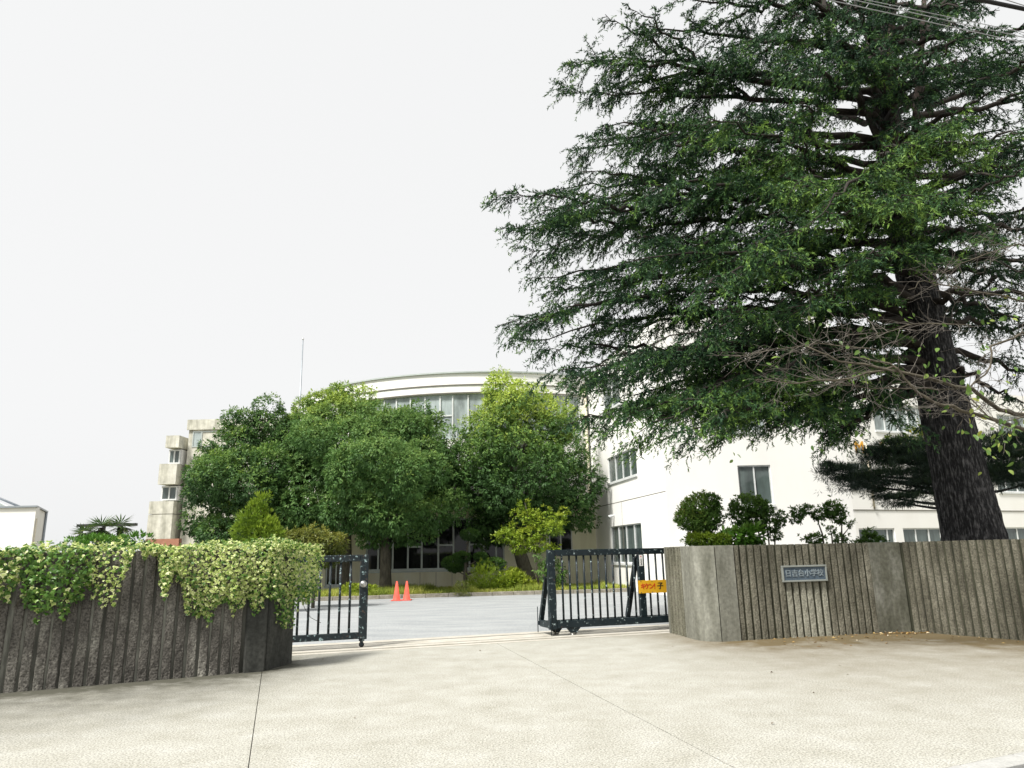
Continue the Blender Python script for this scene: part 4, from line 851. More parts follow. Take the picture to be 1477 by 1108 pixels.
shrub('yellow_plant', 'low yellow leaved plant at the foot of the leaning trunk', [(768, 846, 12, .45, 0), (780, 847, 9, .4, 0)], 30.4, 220, 7, 0.10, 0.05, 'lime', lambda P, N: 0.8 + 0 * P[:, 0], 'plant', stems=False)
shrub('yellow_plant', 'yellow leaved plant at the kerb left of the big grey trunk', [(507, 853, 11, .6, 0), (533, 853, 9, .6, 0)], 29.0, 260, 7, 0.11, 0.05, 'lime', lambda P, N: 0.72 + 0 * P[:, 0], 'plant', stems=False)
shrub('silvery_weed', 'pale grey green weed standing at the kerb below the clipped tree', [(665, 850, 7, 1.2, 0), (668, 858, 6, .8, 0)], 28.9, 160, 7, 0.10, 0.02, 'palm', lambda P, N: 0.85 + 0 * P[:, 0], 'plant', up=0.7, stems=False)

# grass in the bed
gx = RNG.uniform(-12, 9, 60000); kx = np.array([p.x for p in KL]); ky = np.array([p.y for p in KL])
gy = np.interp(gx, kx, ky) + 0.18 + RNG.random(60000) ** 1.4 * 4.5
keepg = np.sin(gx * 3.1) * np.sin(gy * 2.3 + gx) + RNG.normal(0, .5, 60000) > -0.6; gx, gy = gx[keepg], gy[keepg]; ng = len(gx)
P = np.stack([gx, gy, np.full(ng, 0.095)], 1); D_ = norm(RNG.normal(0, .35, (ng, 3)) + np.array([0, 0, 1])); 
hgt = (0.10 + 0.20 * RNG.random(ng)) * (0.7 + 0.6 * (np.sin(gx * 1.7) * np.sin(gx * 0.6 + 1) > 0)); V, F = leaf_cards(P, D_, rnd_dir(ng), hgt, np.full(ng, 0.022))
o = link('grass', np_mesh('grass', V, F, M['grass'], 0.45 + 0.25 * np.sin(gx * 2.1 + gy) + RNG.normal(0, .15, ng))); tag(o, 'bright grass growing in the courtyard planting bed', kind='stuff')

# ------------------------------------------------------------------ shrubs over the right wall
def wall_shrub(label, lst, Y, stems, n, m, tint, L=0.055, W=0.028, k=9, rough=0.22, inner=0.3):
    t = thing('wall_shrub', label, 'shrub', at(lst[0][0], 800, Y), 0, 'shrubs behind the right wall'); t.location.z = 0.9
    crown('foliage', [(c[0], c[1] * .88, c[2] * .88, c[3] * .9) for c in pc_(lst, Y)], n, k, L, W, M[m], t, tint, rough=rough, inner=inner, droop=0.1)
    for path in stems:
        pts = [at(u, v, Y) for (u, v) in path]; pts[0].z = 0.85
        MB().tube(pts, [0.022 * (1 - 0.75 * i / (len(pts) - 1)) for i in range(len(pts))], 6).build('stem', M['bark_grey'], t)
    return t
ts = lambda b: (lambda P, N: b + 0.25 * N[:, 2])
wall_shrub('round topped dense shrub nearest the gate, with yellowing lower leaves', [(1010, 732, 26, .65, 0), (1000, 748, 22, .7, 0), (1020, 748, 20, .8, 0), (988, 748, 12, .9, 0), (1015, 765, 12, .8, 0), (1005, 778, 15, .5, 0), (1024, 722, 13, .6, 0)], 14.8, [[(1008, 800), (1008, 770), (1005, 745)], [(1010, 800), (1018, 770), (1020, 745)]], 1700, 'shrub', lambda P, N: 0.5 + 0.25 * N[:, 2] - 0.25 * np.clip((P[:, 0] - 4.0) * 4, -1, 1))
wall_shrub('dark shrub with a flat clipped cap over bare stems below the tall window', [(1080, 730, 24, .6, 0), (1068, 742, 17, .8, 0), (1096, 735, 16, .8, 0), (1090, 750, 17, .7, 0), (1110, 758, 13, .6, 0), (1124, 748, 8, 1.2, 0), (1118, 772, 8, .7, 0)], 14.9, [[(1110, 800), (1100, 765), (1085, 740)], [(1112, 800), (1118, 765), (1122, 745)], [(1110, 800), (1108, 770), (1104, 745)], [(1111, 800), (1094, 768), (1080, 750)]], 1150, 'shrub', ts(0.38))
wall_shrub('open straggly shrub with two leafy heads on thin branches', [(1200, 734, 15, .7, 0), (1210, 745, 9, .9, 0), (1150, 740, 9, .9, 0), (1166, 735, 8, .5, 0), (1180, 744, 8, .8, 0), (1148, 750, 6, .6, 0), (1175, 778, 13, .5, 0), (1213, 778, 8, .8, 0), (1198, 765, 5, .8, 0), (1228, 756, 4, .8, 0)], 15.0, [[(1192, 800), (1186, 770), (1178, 748), (1155, 736)], [(1212, 800), (1214, 770), (1214, 750), (1203, 735)], [(1212, 800), (1216, 772), (1229, 756)], [(1200, 800), (1200, 775), (1197, 760)]], 620, 'shrub', ts(0.38), inner=0.5, rough=0.45)
wall_shrub('small leafy shrub in front of the wide ground floor window', [(1256, 778, 12, .6, 0), (1254, 769, 6, .8, 0), (1268, 782, 8, .5, 0), (1242, 784, 7, .5, 0)], 15.4, [[(1256, 800), (1255, 770)]], 260, 'shrub', ts(0.4), rough=0.4)
wall_shrub('broad leaved bright green plant between the first two shrubs', [(1070, 775, 14, .55, 0), (1084, 772, 12, .6, 0), (1050, 778, 10, .5, 0)], 14.6, [[(1070, 800), (1070, 778)]], 150, 'bright_leaf', ts(0.6), L=0.13, W=0.07, k=6)
wall_shrub('yellow green low plant under the round topped shrub', [(1018, 780, 16, .5, 0), (1040, 780, 14, .5, 0), (1002, 778, 8, .7, 0)], 14.5, [[(1020, 800), (1020, 780)]], 330, 'lime', ts(0.1))

# ------------------------------------------------------------------ palms
def frond_fan(c, d, L, m_t):
    d = Vector(d).normalized(); s = d.cross(Vector((0, 0, 1))).normalized(); n = s.cross(d)
    out = []
    for i in range(9):
        a = R(-70 + 140 * i / 8); e = (d * math.cos(a) + s * math.sin(a)).normalized() + Vector((0, 0, -0.25 * abs(math.sin(a))))
        out.append((c, e, n, L * (0.75 + 0.25 * math.cos(a))))
    return out
for k, (u, vtop, Y, r, lab) in enumerate(((121, 754, 30, 20, 'short palm with hanging dry fronds, leftmost of the three'), (146, 746, 30, 26, 'middle palm with the fullest green crown'), (174, 744, 30, 24, 'palm with a shaggy dry trunk, nearest the concrete tower'))):
    c = at(u, vtop + 15, Y); pt = thing('palm_tree', lab, 'palm tree', (c.x, Y, 0.0), 0, 'palms behind the ivy wall')
    MB().tube([(c.x, Y, 0), (c.x + .03, Y, c.z * .5), (c.x, Y, c.z)], [0.16, 0.15, 0.11], 9).build('trunk', M['bark_limb'], pt)
    for dry in (0, 1):
        PP = []; rr = r * Y / FPX
        cnt = 17 if not dry else (20 if k == 2 else 9)
        for i in range(cnt):
            a = i * 2.4; el = random.uniform(-0.9, 1.5) if not dry else random.uniform(-2.2, -0.9)
            d = Vector((math.cos(a), math.sin(a), el)).normalized(); st_ = c + d * rr * 0.2 + (Vector((0, 0, -random.uniform(0.2, 0.75))) if dry else Vector((0, 0, 0)))
            PP += frond_fan(st_, d + Vector((0, 0, -0.2)), rr * (0.85 if not dry else 0.6), 0)
        Pn = np.array([tuple(x[0]) for x in PP]); Dn = np.array([tuple(x[1]) for x in PP]); Nn = np.array([tuple(x[2]) for x in PP]); Ln = np.array([x[3] for x in PP])
        V, F = leaf_cards(Pn, Dn, Nn, Ln, np.full(len(Ln), 0.05)); link('dry_fronds' if dry else 'fronds', np_mesh('fronds', V, F, M['thatch' if dry else 'palm'], 0.4 + RNG.normal(0, .2, len(F))), pt)
shrub('garden_shrub', 'mixed low green shrub at the feet of the palms', [(138, 781, 12, .45, 0), (110, 783, 10, .4, 0), (200, 779, 14, .4, 0), (150, 785, 30, .25, 0)], 27.0, 400, 7, 0.14, 0.06, 'bright_leaf', lambda P, N: 0.3 + 0.3 * N[:, 2])

# ------------------------------------------------------------------ ivy over the left wall
def ivy_leaf_template():
    return np.array([(0, 0), (0.42, 0.10), (0.55, 0.42), (0.25, 0.55), (0.0, 1.0), (-0.25, 0.55), (-0.55, 0.42), (-0.42, 0.10)])
IVT = ivy_leaf_template()
def ivy_cloud(P, D, N, size, base_t, edge_t):
    """lobed leaves as fans round a centre vertex; tint from centre to rim"""
    n = len(P); D = norm(D); Sd = norm(np.cross(D, N)); Nn = np.cross(Sd, D); k = len(IVT)
    V = np.empty((n, k + 1, 3)); V[:, 0] = P + D * (0.38 * size)[:, None] + Nn * (0.10 * size)[:, None]
    for i, (x, y) in enumerate(IVT): V[:, i + 1] = P + Sd * (x * size)[:, None] + D * (y * size)[:, None] - Nn * (0.06 * abs(x) * size)[:, None]
    tri = np.array([(0, 1 + i, 1 + (i + 1) % k) for i in range(k)]); F = (np.arange(n)[:, None, None] * (k + 1) + tri[None]).reshape(-1, 3)
    t = np.repeat(edge_t[:, None], k + 1, 1); t[:, 0] = base_t
    return V.reshape(-1, 3), F, t.ravel()
WLd = (WL[3] - WL[1]).normalized(); WLn = Vector((WLd.y, -WLd.x, 0))
def u_of_s(s):
    p = WL[3] + WLd * s + Vector((0, 0, 1.4)); w = p - Vector((0, 0, EYE)); return 738.5 + FPX * w.dot(cr) / w.dot(fwd)
ss = np.linspace(-9, 0.1, 500); uu = np.array([u_of_s(s) for s in ss])
def wall_pt(u, v):
    p = hit(u, v, WL[3], WLn); return p
# lower hanging edge (survey of the real outline)
EDGE = [(-400, 880), (-60, 880), (0, 877), (18, 870), (25, 842), (33, 842), (38, 880), (70, 884), (110, 884), (124, 872), (129, 842), (136, 850), (146, 868), (158, 874), (168, 872), (176, 850), (184, 825), (192, 806), (200, 798), (226, 797), (232, 846), (244, 852), (252, 830), (262, 852), (270, 878), (282, 884), (296, 892), (306, 890), (318, 872), (330, 884), (342, 882), (358, 872), (378, 880), (386, 845), (390, 800)]
eu = np.array([e[0] for e in EDGE], float); ev = np.array([e[1] for e in EDGE], float)
def make_ivy(label, n, sel, var, size, group):
    root = thing('ivy', label, 'ivy', WL[3], 0, group)
    s = RNG.uniform(-6.5, 0.12, n * 3); u = np.interp(s, ss, uu); s = s[sel(u)][:n]; u = np.interp(s, ss, uu); n = len(s)
    vb = np.interp(u, eu, ev); zb = np.array([wall_pt(a, b).z for a, b in zip(u, vb)])
    zb = zb + 0.06 * np.sin(s * 21 + 1) + 0.05 * np.sin(s * 43) + 0.05 * np.sin(s * 9.7) + 0.03
    q = RNG.random(n) ** 0.9; ztop = HL + 0.05
    z = ztop + (zb - ztop) * q + RNG.normal(0, 0.02, n)
    ntop = RNG.random(n) < 0.30                      # share lying over the wall head
    out = 0.06 + 0.10 * np.sin(np.clip(q, 0, 1) * np.pi) * RNG.random(n) + 0.05 * RNG.random(n) + 0.03 * np.sin(s * 9) + 0.08 * (1 - q)
    bump = 0.07 * np.sin(s * 2.3 + 1) + 0.05 * np.sin(s * 6.1) + (0.08 if var else 0)
    out = np.where(ntop, RNG.uniform(-0.40, 0.14, n), out)
    z = np.where(ntop, HL + 0.01 + RNG.random(n) ** 1.3 * (0.07 + bump * .8) * np.clip(1 - ((out + 0.12) / 0.34) ** 2, 0.15, 1), z)
    bP = np.array(WL[3]); dd = np.array(WLd); nn_ = np.array(WLn)
    P = bP + s[:, None] * dd + out[:, None] * nn_; P[:, 2] = z
    N = norm(np.where(ntop[:, None], np.array([0, 0, 1.0]) + 0.5 * nn_, nn_ + np.array([0, 0, 0.45])) + RNG.normal(0, .45, (n, 3)))
    D = norm(np.where(ntop[:, None], nn_ * 0.6 + np.array([0, 0, -0.1]), np.array([0, 0, -1.0]) + 0.3 * nn_) + RNG.normal(0, .5, (n, 3)))
    sz = size * (0.45 + 1.0 * RNG.random(n) ** 1.4)
    return root, P, D, N, sz, s, u, q, ntop
def finish_ivy(root, P, D, N, sz, vfrac, m_var=True):
    n = len(P); isv = RNG.random(n) < vfrac
    for flag, mk_, nm_ in ((True, 'ivy_var', 'variegated_leaves'), (False, 'ivy_green', 'green_leaves')):
        k = isv == flag
        if k.sum() == 0: continue
        bt0 = RNG.uniform(0.05, 0.5, k.sum()) if flag else RNG.uniform(0.2, 0.7, k.sum())
        ed = np.clip(bt0 + RNG.uniform(0.25, 0.75, k.sum()), 0, 1) if flag else np.clip(bt0 + RNG.normal(0, .1, k.sum()), 0, 1)
        V, F, t = ivy_cloud(P[k], D[k], N[k], sz[k], bt0, ed)
        link(nm_, np_mesh(nm_, V, F, M[mk_], t, 'POINT'), root)
def ivy_stems(root, s0, s1, n):
    mb = MB()
    for i in range(n):
        s = random.uniform(s0, s1); u = float(np.interp(s, ss, uu)); zb = wall_pt(u, float(np.interp(u, eu, ev))).z + 0.05
        p = WL[3] + WLd * s + WLn * 0.08; pts = [p + Vector((0, 0, HL)), p + WLd * random.uniform(-.1, .1) + Vector((0, 0, (HL + zb) / 2)), p + WLd * random.uniform(-.15, .15) + Vector((0, 0, zb))]
        mb.tube(pts, 0.005, 4)
    mb.build('stems', M['bark_grey'], root)['kind'] = 'stuff'
r_, P, D, N, sz, s, u, q, nt_ = make_ivy('dense green ivy hanging over the left part of the dark ribbed wall', 6800, lambda u: u < 133, False, 0.052, 'ivy plants on the left wall')
finish_ivy(r_, P, D, N, sz, np.where(nt_, 0.40, np.where(u < 30, 0.42, 0.08))); ivy_stems(r_, -6.3, -2.7, 30)
r_, P, D, N, sz, s, u, q, nt_ = make_ivy('cream variegated ivy strand dangling in the middle of the dark ribbed wall', 2700, lambda u: (u >= 128) & (u < 222), True, 0.040, 'ivy plants on the left wall')
finish_ivy(r_, P, D, N, sz, 0.68); ivy_stems(r_, -2.6, -1.9, 10)
r_, P, D, N, sz, s, u, q, nt_ = make_ivy('large cream variegated ivy mound spilling over the gate end of the wall', 7600, lambda u: (u >= 215), True, 0.040, 'ivy plants on the left wall')
# extra drape round the wall end
ne = 3800; e2 = np.array(ed2); n2 = np.array(Vector((ed2.y, -ed2.x, 0))); t_ = RNG.uniform(-0.15, 1.1, ne)
low = np.interp(t_, [-0.15, 0.1, 0.25, 0.45, 0.6, 0.8, 1.1], [1.05, 0.95, 0.55, 0.55, 0.95, 0.85, 1.0]); qq = RNG.random(ne)
zz = HL + 0.08 + (low - HL - 0.08) * qq; oo = 0.05 + 0.16 * RNG.random(ne) + 0.18 * np.clip(t_ - 0.3, 0, 1) * (1 - qq * 0.4)
topm = RNG.random(ne) < 0.35; oo = np.where(topm, RNG.uniform(-0.3, 0.22, ne), oo); zz = np.where(topm, HL + 0.0 + RNG.random(ne) * 0.16 * np.clip(1.25 - t_, 0.1, 1), zz)
Pe = np.array(WL[3]) + t_[:, None] * e2 + oo[:, None] * n2; Pe[:, 2] = zz
Ne = norm(np.where(topm[:, None], np.array([0, 0, 1.0]), n2 + np.array([0, -0.4, .4])) + RNG.normal(0, .45, (ne, 3))); De = norm(np.array([0, 0, -1.0]) + 0.3 * n2 + RNG.normal(0, .5, (ne, 3)))
P = np.vstack([P, Pe]); D = np.vstack([D, De]); N = np.vstack([N, Ne]); sz = np.concatenate([sz, 0.038 * (0.6 + 0.7 * RNG.random(ne))])
vf = np.concatenate([np.where(nt_, 0.55, 0.80 - 0.55 * np.clip(q - 0.8, 0, 1) * 5 * 0.6), np.where(topm, 0.5, 0.75 - 0.5 * (qq > 0.65))])
finish_ivy(r_, P, D, N, sz, vf); ivy_stems(r_, -1.8, -0.1, 22)
# thin trailing tendril by the gate
tp = [WL[4] + Vector((0.12, 0.0, 1.0)), WL[4] + Vector((0.20, 0.0, 0.8)), WL[4] + Vector((0.30, 0.0, 0.66)), WL[4] + Vector((0.46, 0.0, 0.58))]
MB().tube(tp, 0.004, 4).build('tendril', M['bark_grey'], r_)

# ------------------------------------------------------------------ the great cedar
ced = thing('cedar_tree', 'huge dark cedar with drooping boughs filling the right side', 'tree', (10.4, 16.5, 0.9))
tpts = [at(u, v, 16.5) for (u, v) in ((1416, 830), (1405, 772), (1386, 690), (1366, 600), (1343, 500), (1326, 420), (1305, 320), (1288, 230), (1278, 150), (1268, 60), (1262, -60), (1258, -200), (1256, -330))]
trad = [0.74, 0.63, 0.56, 0.53, 0.46, 0.42, 0.38, 0.33, 0.27, 0.23, 0.18, 0.12, 0.05]
# trunk with buttressed, furrowed skin
mb = MB(); nseg = 96; rows = []
dense = []; 
for i in range(len(tpts) - 1):
    for k in range(12): t = k / 12; dense.append((tpts[i].lerp(tpts[i + 1], t), trad[i] * (1 - t) + trad[i + 1] * t))
dense.append((tpts[-1], trad[-1])); vs = []
for j, (p, r) in enumerate(dense):
    for k in range(nseg):
        a = 2 * math.pi * k / nseg; rr = r * (1 + 0.05 * math.sin(a * 3 + 1) + 0.02 * math.sin(a * 9 + j * 0.05)) + 0.030 * (abs(math.sin(a * 17 + 1.3 * math.sin(j * 0.11 + a * 3) + 0.6 * math.sin(j * 0.31 + a * 7))) - 0.5) + random.uniform(-0.008, 0.008)
        vs.append(p + Vector((math.cos(a) * rr, math.sin(a) * rr, 0)))
mb.add(vs, [(j * nseg + k, j * nseg + (k + 1) % nseg, (j + 1) * nseg + (k + 1) % nseg, (j + 1) * nseg + k) for j in range(len(dense) - 1) for k in range(nseg)], 0, True)
mb.build('trunk', M['bark_cedar'], ced)
for pts, r, mm in (([(1318, 330), (1298, 270), (1288, 180), (1282, 90), (1290, 0), (1296, -90)], 0.13, 'bark_stem'), ([(1312, 330), (1316, 250), (1322, 150), (1330, 60), (1336, -60)], 0.11, 'bark_stem'), ([(1290, 250), (1262, 190), (1232, 120), (1196, 60), (1180, -60)], 0.10, 'bark_limb'), ([(1285, 160), (1255, 70), (1230, -20)], 0.09, 'bark_limb')):
    q = [at(u, v, 16.2) for u, v in pts]; MB().tube(q, [r * (1 - 0.5 * i / (len(q) - 1)) for i in range(len(q))], 10).build('upright_stem', M[mm], ced)
def trunk_at(z):
    for (a, b) in zip(tpts[:-1], tpts[1:]):
        if a.z <= z <= b.z: return a.lerp(b, (z - a.z) / (b.z - a.z))
    return tpts[-1].copy()
UP = np.array([0, 0, 1.0])
def bough(base, tip, arch=0.10, r0_=0.10, dens=1.0, tint=0.40, start=0.22, lush=1.0, fork=True):
    total = 0; tip = Vector(tip); L = (tip - base).length
    mid = base.lerp(tip, random.uniform(0.4, 0.65)) + Vector((random.uniform(-.06, .06) * L, random.uniform(-.06, .06) * L, (arch + random.uniform(-.05, .06)) * L))
    n = 16; cur = bez(base, mid, tip, n); cur = [p + Vector((random.uniform(-1, 1), random.uniform(-1, 1), random.uniform(-1, 1))) * 0.09 * (0 < i < n) for i, p in enumerate(cur)]
    limb = MB().tube(cur, [max(0.008, r0_ * (1 - 0.93 * i / n)) for i in range(n + 1)], 7).build('bough', M['bark_limb'], ced)
    C = np.array([tuple(p) for p in cur]); seg = np.linalg.norm(np.diff(C, axis=0), axis=1); acc = np.concatenate([[0], np.cumsum(seg)]); tot = acc[-1]
    m = int(tot * (1 - start) / 0.165 * dens); sl = start * tot + (tot * (1 - start)) * np.sort(RNG.random(m)); f = sl / tot
    pos = np.stack([np.interp(sl, acc, C[:, i]) for i in range(3)], 1)
    tan = norm(np.stack([np.interp(np.minimum(sl + 0.2, tot), acc, C[:, i]) - np.interp(np.maximum(sl - 0.2, 0), acc, C[:, i]) for i in range(3)], 1))
    side = norm(np.cross(tan, UP)) * np.where(RNG.random(m) < .5, -1, 1)[:, None]
    ang = RNG.uniform(0.45, 1.2, m)[:, None]
    bl = np.minimum(2.6, 0.30 * L) * lush * (0.30 + 0.8 * np.clip(1.05 - f, 0, 1)) * RNG.uniform(0.4, 1.15, m) * np.clip((f - start) / 0.12 + 0.35, 0, 1)
    bd = norm(tan * np.cos(ang) + side * np.sin(ang) + UP * RNG.uniform(-0.30, 0.22, m)[:, None])
    tw = MB(); P_, D_, T_ = [], [], []
    def lay(p, d, ln, dr, tt0):
        k = max(2, int(ln / 0.062)); t = (np.arange(k) + RNG.random(k)) / k
        P_.append(p + d * (t * ln)[:, None] - UP * (dr * t ** 2 * ln)[:, None]); D_.append(np.repeat((d - UP * dr)[None], k, 0)); T_.append(tt0 - 0.05 + 0.34 * t)  # sprigs darker at the base than the tip: inner shade in the needle colour
    for i in range(m):
        dr = 0.30 * RNG.uniform(0.2, 1.5); tb = tint + RNG.normal(0, .07); lay(pos[i], bd[i], bl[i], dr, tb)
        e = pos[i] + bd[i] * bl[i] - UP * dr * bl[i]; h = pos[i] + bd[i] * bl[i] * .5 - UP * dr * bl[i] * .25
        tw.tube([tuple(pos[i]), tuple(h), tuple(e)], [0.013, 0.009, 0.003], 3, False)
        for q in range(int(bl[i] / 0.24 * RNG.uniform(0.7, 1.2))):          # second order: drooping side sprigs
            t = RNG.uniform(0.15, 0.95); sl2 = (0.25 + 0.55 * (1 - t)) * RNG.uniform(0.5, 1.2) * min(1.0, 0.5 + bl[i] * .4)
            sd2 = np.cross(bd[i], UP); sd2 /= max(1e-6, np.linalg.norm(sd2)); sgn = 1 if RNG.random() < .5 else -1
            d2 = bd[i] * RNG.uniform(.3, 1) + sd2 * sgn * RNG.uniform(.3, 1) + UP * RNG.uniform(-.42, .22); d2 /= np.linalg.norm(d2)
            p2 = pos[i] + bd[i] * t * bl[i] - UP * dr * t * t * bl[i]; lay(p2, d2, sl2, 0.45 * RNG.uniform(.3, 1.6), tb + RNG.normal(0, .09))
    tw.build('twigs', M['bark_limb'], limb)['kind'] = 'stuff'
    kk = int(tot * 3); sl = tot * (0.5 + 0.5 * RNG.random(kk)); q = np.stack([np.interp(sl, acc, C[:, i]) for i in range(3)], 1); P_.append(q); D_.append(norm(rnd_dir(kk) * .6 + np.array((tip - mid).normalized()))); T_.append(np.full(kk, tint))
    P_ = np.vstack(P_); D_ = norm(np.vstack(D_)); T_ = np.concatenate(T_); ns_ = len(P_)
    sd = norm(D_ * 0.75 + rnd_dir(ns_) * 0.55 - UP * RNG.uniform(-0.1, 0.5, ns_)[:, None]); sln = RNG.uniform(0.06, 0.19, ns_)
    K = 6; tt = (np.arange(K) + 0.5) / K
    Q = (P_[:, None] + sd[:, None] * (tt[None, :, None] * sln[:, None, None])).reshape(-1, 3)
    Q[:, 2] -= (np.tile(tt, ns_) ** 2) * np.repeat(sln, K) * 0.25
    SD = np.repeat(sd, K, 0); nd = norm(SD * 0.8 + rnd_dir(len(Q)) * 0.75); N_ = rnd_dir(len(Q)) + UP * 0.6
    Sd_ = norm(np.cross(nd, norm(N_))); Lq = RNG.uniform(0.055, 0.10, len(Q))[:, None]; Wq = RNG.uniform(0.022, 0.036, len(Q))[:, None]
    V = np.stack([Q - Sd_ * Wq * .5, Q + Sd_ * Wq * .5, Q + nd * Lq], 1).reshape(-1, 3); F = np.arange(len(Q) * 3).reshape(-1, 3)
    link('needles', np_mesh('needles', V, F, M['needles'], np.repeat(T_, K) + RNG.normal(0, .07, len(Q))), limb)
    total = len(Q)
    if fork and L > 4.5:                                                # side boughs break the comb
        for i in range(2 if L > 7 else 1):
            j = random.randint(5, 11); d = (cur[j + 2] - cur[j]).normalized(); sg = random.choice((-1, 1)) if i == 0 else -sg
            sv = d.cross(Vector((0, 0, 1))).normalized(); d = (d + sv * sg * random.uniform(.35, .75) + Vector((0, 0, random.uniform(-.12, .16)))).normalized()
            total += bough(cur[j], cur[j] + d * L * random.uniform(.26, .42), arch=0.06, r0_=r0_ * .5, dens=dens, tint=tint + random.gauss(0, .03), start=0.12, lush=lush * 1.15, fork=False)
    return total
NB = 0
def b_px(v_att, tip_u, tip_v, tip_Y, **kw):
    global NB
    z0 = at(1330, v_att, 16.5).z; NB += bough(trunk_at(z0), at(tip_u + random.uniform(-8, 8), tip_v + random.uniform(-10, 10), tip_Y), **kw)
# the silhouette on the open side, from the top down
for a in ((40, 965, 5, 15.5, {}), (80, 915, 42, 16.0, {}), (140, 872, 86, 16.5, {}), (150, 822, 96, 15.5, {}), (170, 822, 145, 17, {}), (205, 845, 200, 15, {}), (215, 826, 212, 17.5, {}), (262, 772, 296, 16.0, {}), (255, 800, 270, 18.0, {}), (300, 745, 330, 15.5, {}), (315, 765, 372, 17, {}),
          (345, 778, 402, 15.5, {}), (375, 790, 430, 18, {}), (440, 758, 478, 15.5, {}), (450, 752, 500, 17, {}), (470, 790, 530, 14.5, {}), (480, 812, 545, 17, {}), (500, 850, 560, 15, {}),
          (520, 868, 603, 14.0, dict(tint=.52)), (525, 905, 600, 13.5, dict(tint=.55)), (530, 935, 612, 13, dict(tint=.55)), (535, 985, 618, 13, dict(tint=.50)), (530, 900, 575, 17, {}), (545, 1060, 612, 14.5, {}), (550, 1110, 615, 13.5, {}), (550, 1175, 630, 15, {}), (555, 1140, 615, 18, {}), (545, 1000, 600, 18.5, {})):  # low front tips get a lighter tint, sunlight put into the colour
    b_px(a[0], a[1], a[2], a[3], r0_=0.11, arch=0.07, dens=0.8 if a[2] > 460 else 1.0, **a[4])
# boughs towards the viewer, needles tinted lighter as if sunlit
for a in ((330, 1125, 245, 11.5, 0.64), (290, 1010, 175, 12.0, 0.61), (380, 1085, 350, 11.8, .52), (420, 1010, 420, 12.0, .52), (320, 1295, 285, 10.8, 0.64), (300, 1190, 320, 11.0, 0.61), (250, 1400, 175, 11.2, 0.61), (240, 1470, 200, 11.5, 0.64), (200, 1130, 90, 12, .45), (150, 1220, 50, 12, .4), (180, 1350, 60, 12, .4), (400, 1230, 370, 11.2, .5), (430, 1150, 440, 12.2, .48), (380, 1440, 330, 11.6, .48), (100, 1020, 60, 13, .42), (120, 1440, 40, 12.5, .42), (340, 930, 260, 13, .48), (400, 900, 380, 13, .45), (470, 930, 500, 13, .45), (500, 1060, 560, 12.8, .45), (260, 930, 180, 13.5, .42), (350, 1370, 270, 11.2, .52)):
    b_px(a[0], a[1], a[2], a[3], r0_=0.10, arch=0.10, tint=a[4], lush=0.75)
# boughs away from the viewer and to the far right
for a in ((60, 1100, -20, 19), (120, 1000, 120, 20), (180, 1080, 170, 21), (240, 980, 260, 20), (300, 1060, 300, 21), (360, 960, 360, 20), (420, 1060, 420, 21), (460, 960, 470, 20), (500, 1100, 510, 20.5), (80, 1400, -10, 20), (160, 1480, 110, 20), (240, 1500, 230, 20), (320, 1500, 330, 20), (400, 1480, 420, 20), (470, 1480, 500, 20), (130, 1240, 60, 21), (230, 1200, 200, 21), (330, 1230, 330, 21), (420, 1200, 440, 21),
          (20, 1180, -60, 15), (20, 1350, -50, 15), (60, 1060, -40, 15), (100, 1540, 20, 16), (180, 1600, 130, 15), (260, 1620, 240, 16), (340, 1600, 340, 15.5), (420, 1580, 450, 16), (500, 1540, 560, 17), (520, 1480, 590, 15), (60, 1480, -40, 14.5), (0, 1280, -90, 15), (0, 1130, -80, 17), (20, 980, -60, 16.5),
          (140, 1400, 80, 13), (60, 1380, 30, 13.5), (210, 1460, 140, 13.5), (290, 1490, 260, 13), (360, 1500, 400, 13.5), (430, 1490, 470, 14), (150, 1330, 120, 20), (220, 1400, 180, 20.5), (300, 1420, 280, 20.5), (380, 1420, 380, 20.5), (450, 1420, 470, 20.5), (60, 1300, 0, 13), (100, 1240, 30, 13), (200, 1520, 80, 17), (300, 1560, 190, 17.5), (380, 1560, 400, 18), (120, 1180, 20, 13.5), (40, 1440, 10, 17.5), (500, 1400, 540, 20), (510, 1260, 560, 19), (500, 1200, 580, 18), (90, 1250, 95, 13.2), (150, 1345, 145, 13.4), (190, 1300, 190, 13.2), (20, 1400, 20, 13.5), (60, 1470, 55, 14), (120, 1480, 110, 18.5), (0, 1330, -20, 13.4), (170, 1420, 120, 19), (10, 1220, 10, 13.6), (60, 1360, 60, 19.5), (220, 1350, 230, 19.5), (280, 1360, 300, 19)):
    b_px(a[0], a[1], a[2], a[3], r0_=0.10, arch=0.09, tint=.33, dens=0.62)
print('cedar blades', NB)

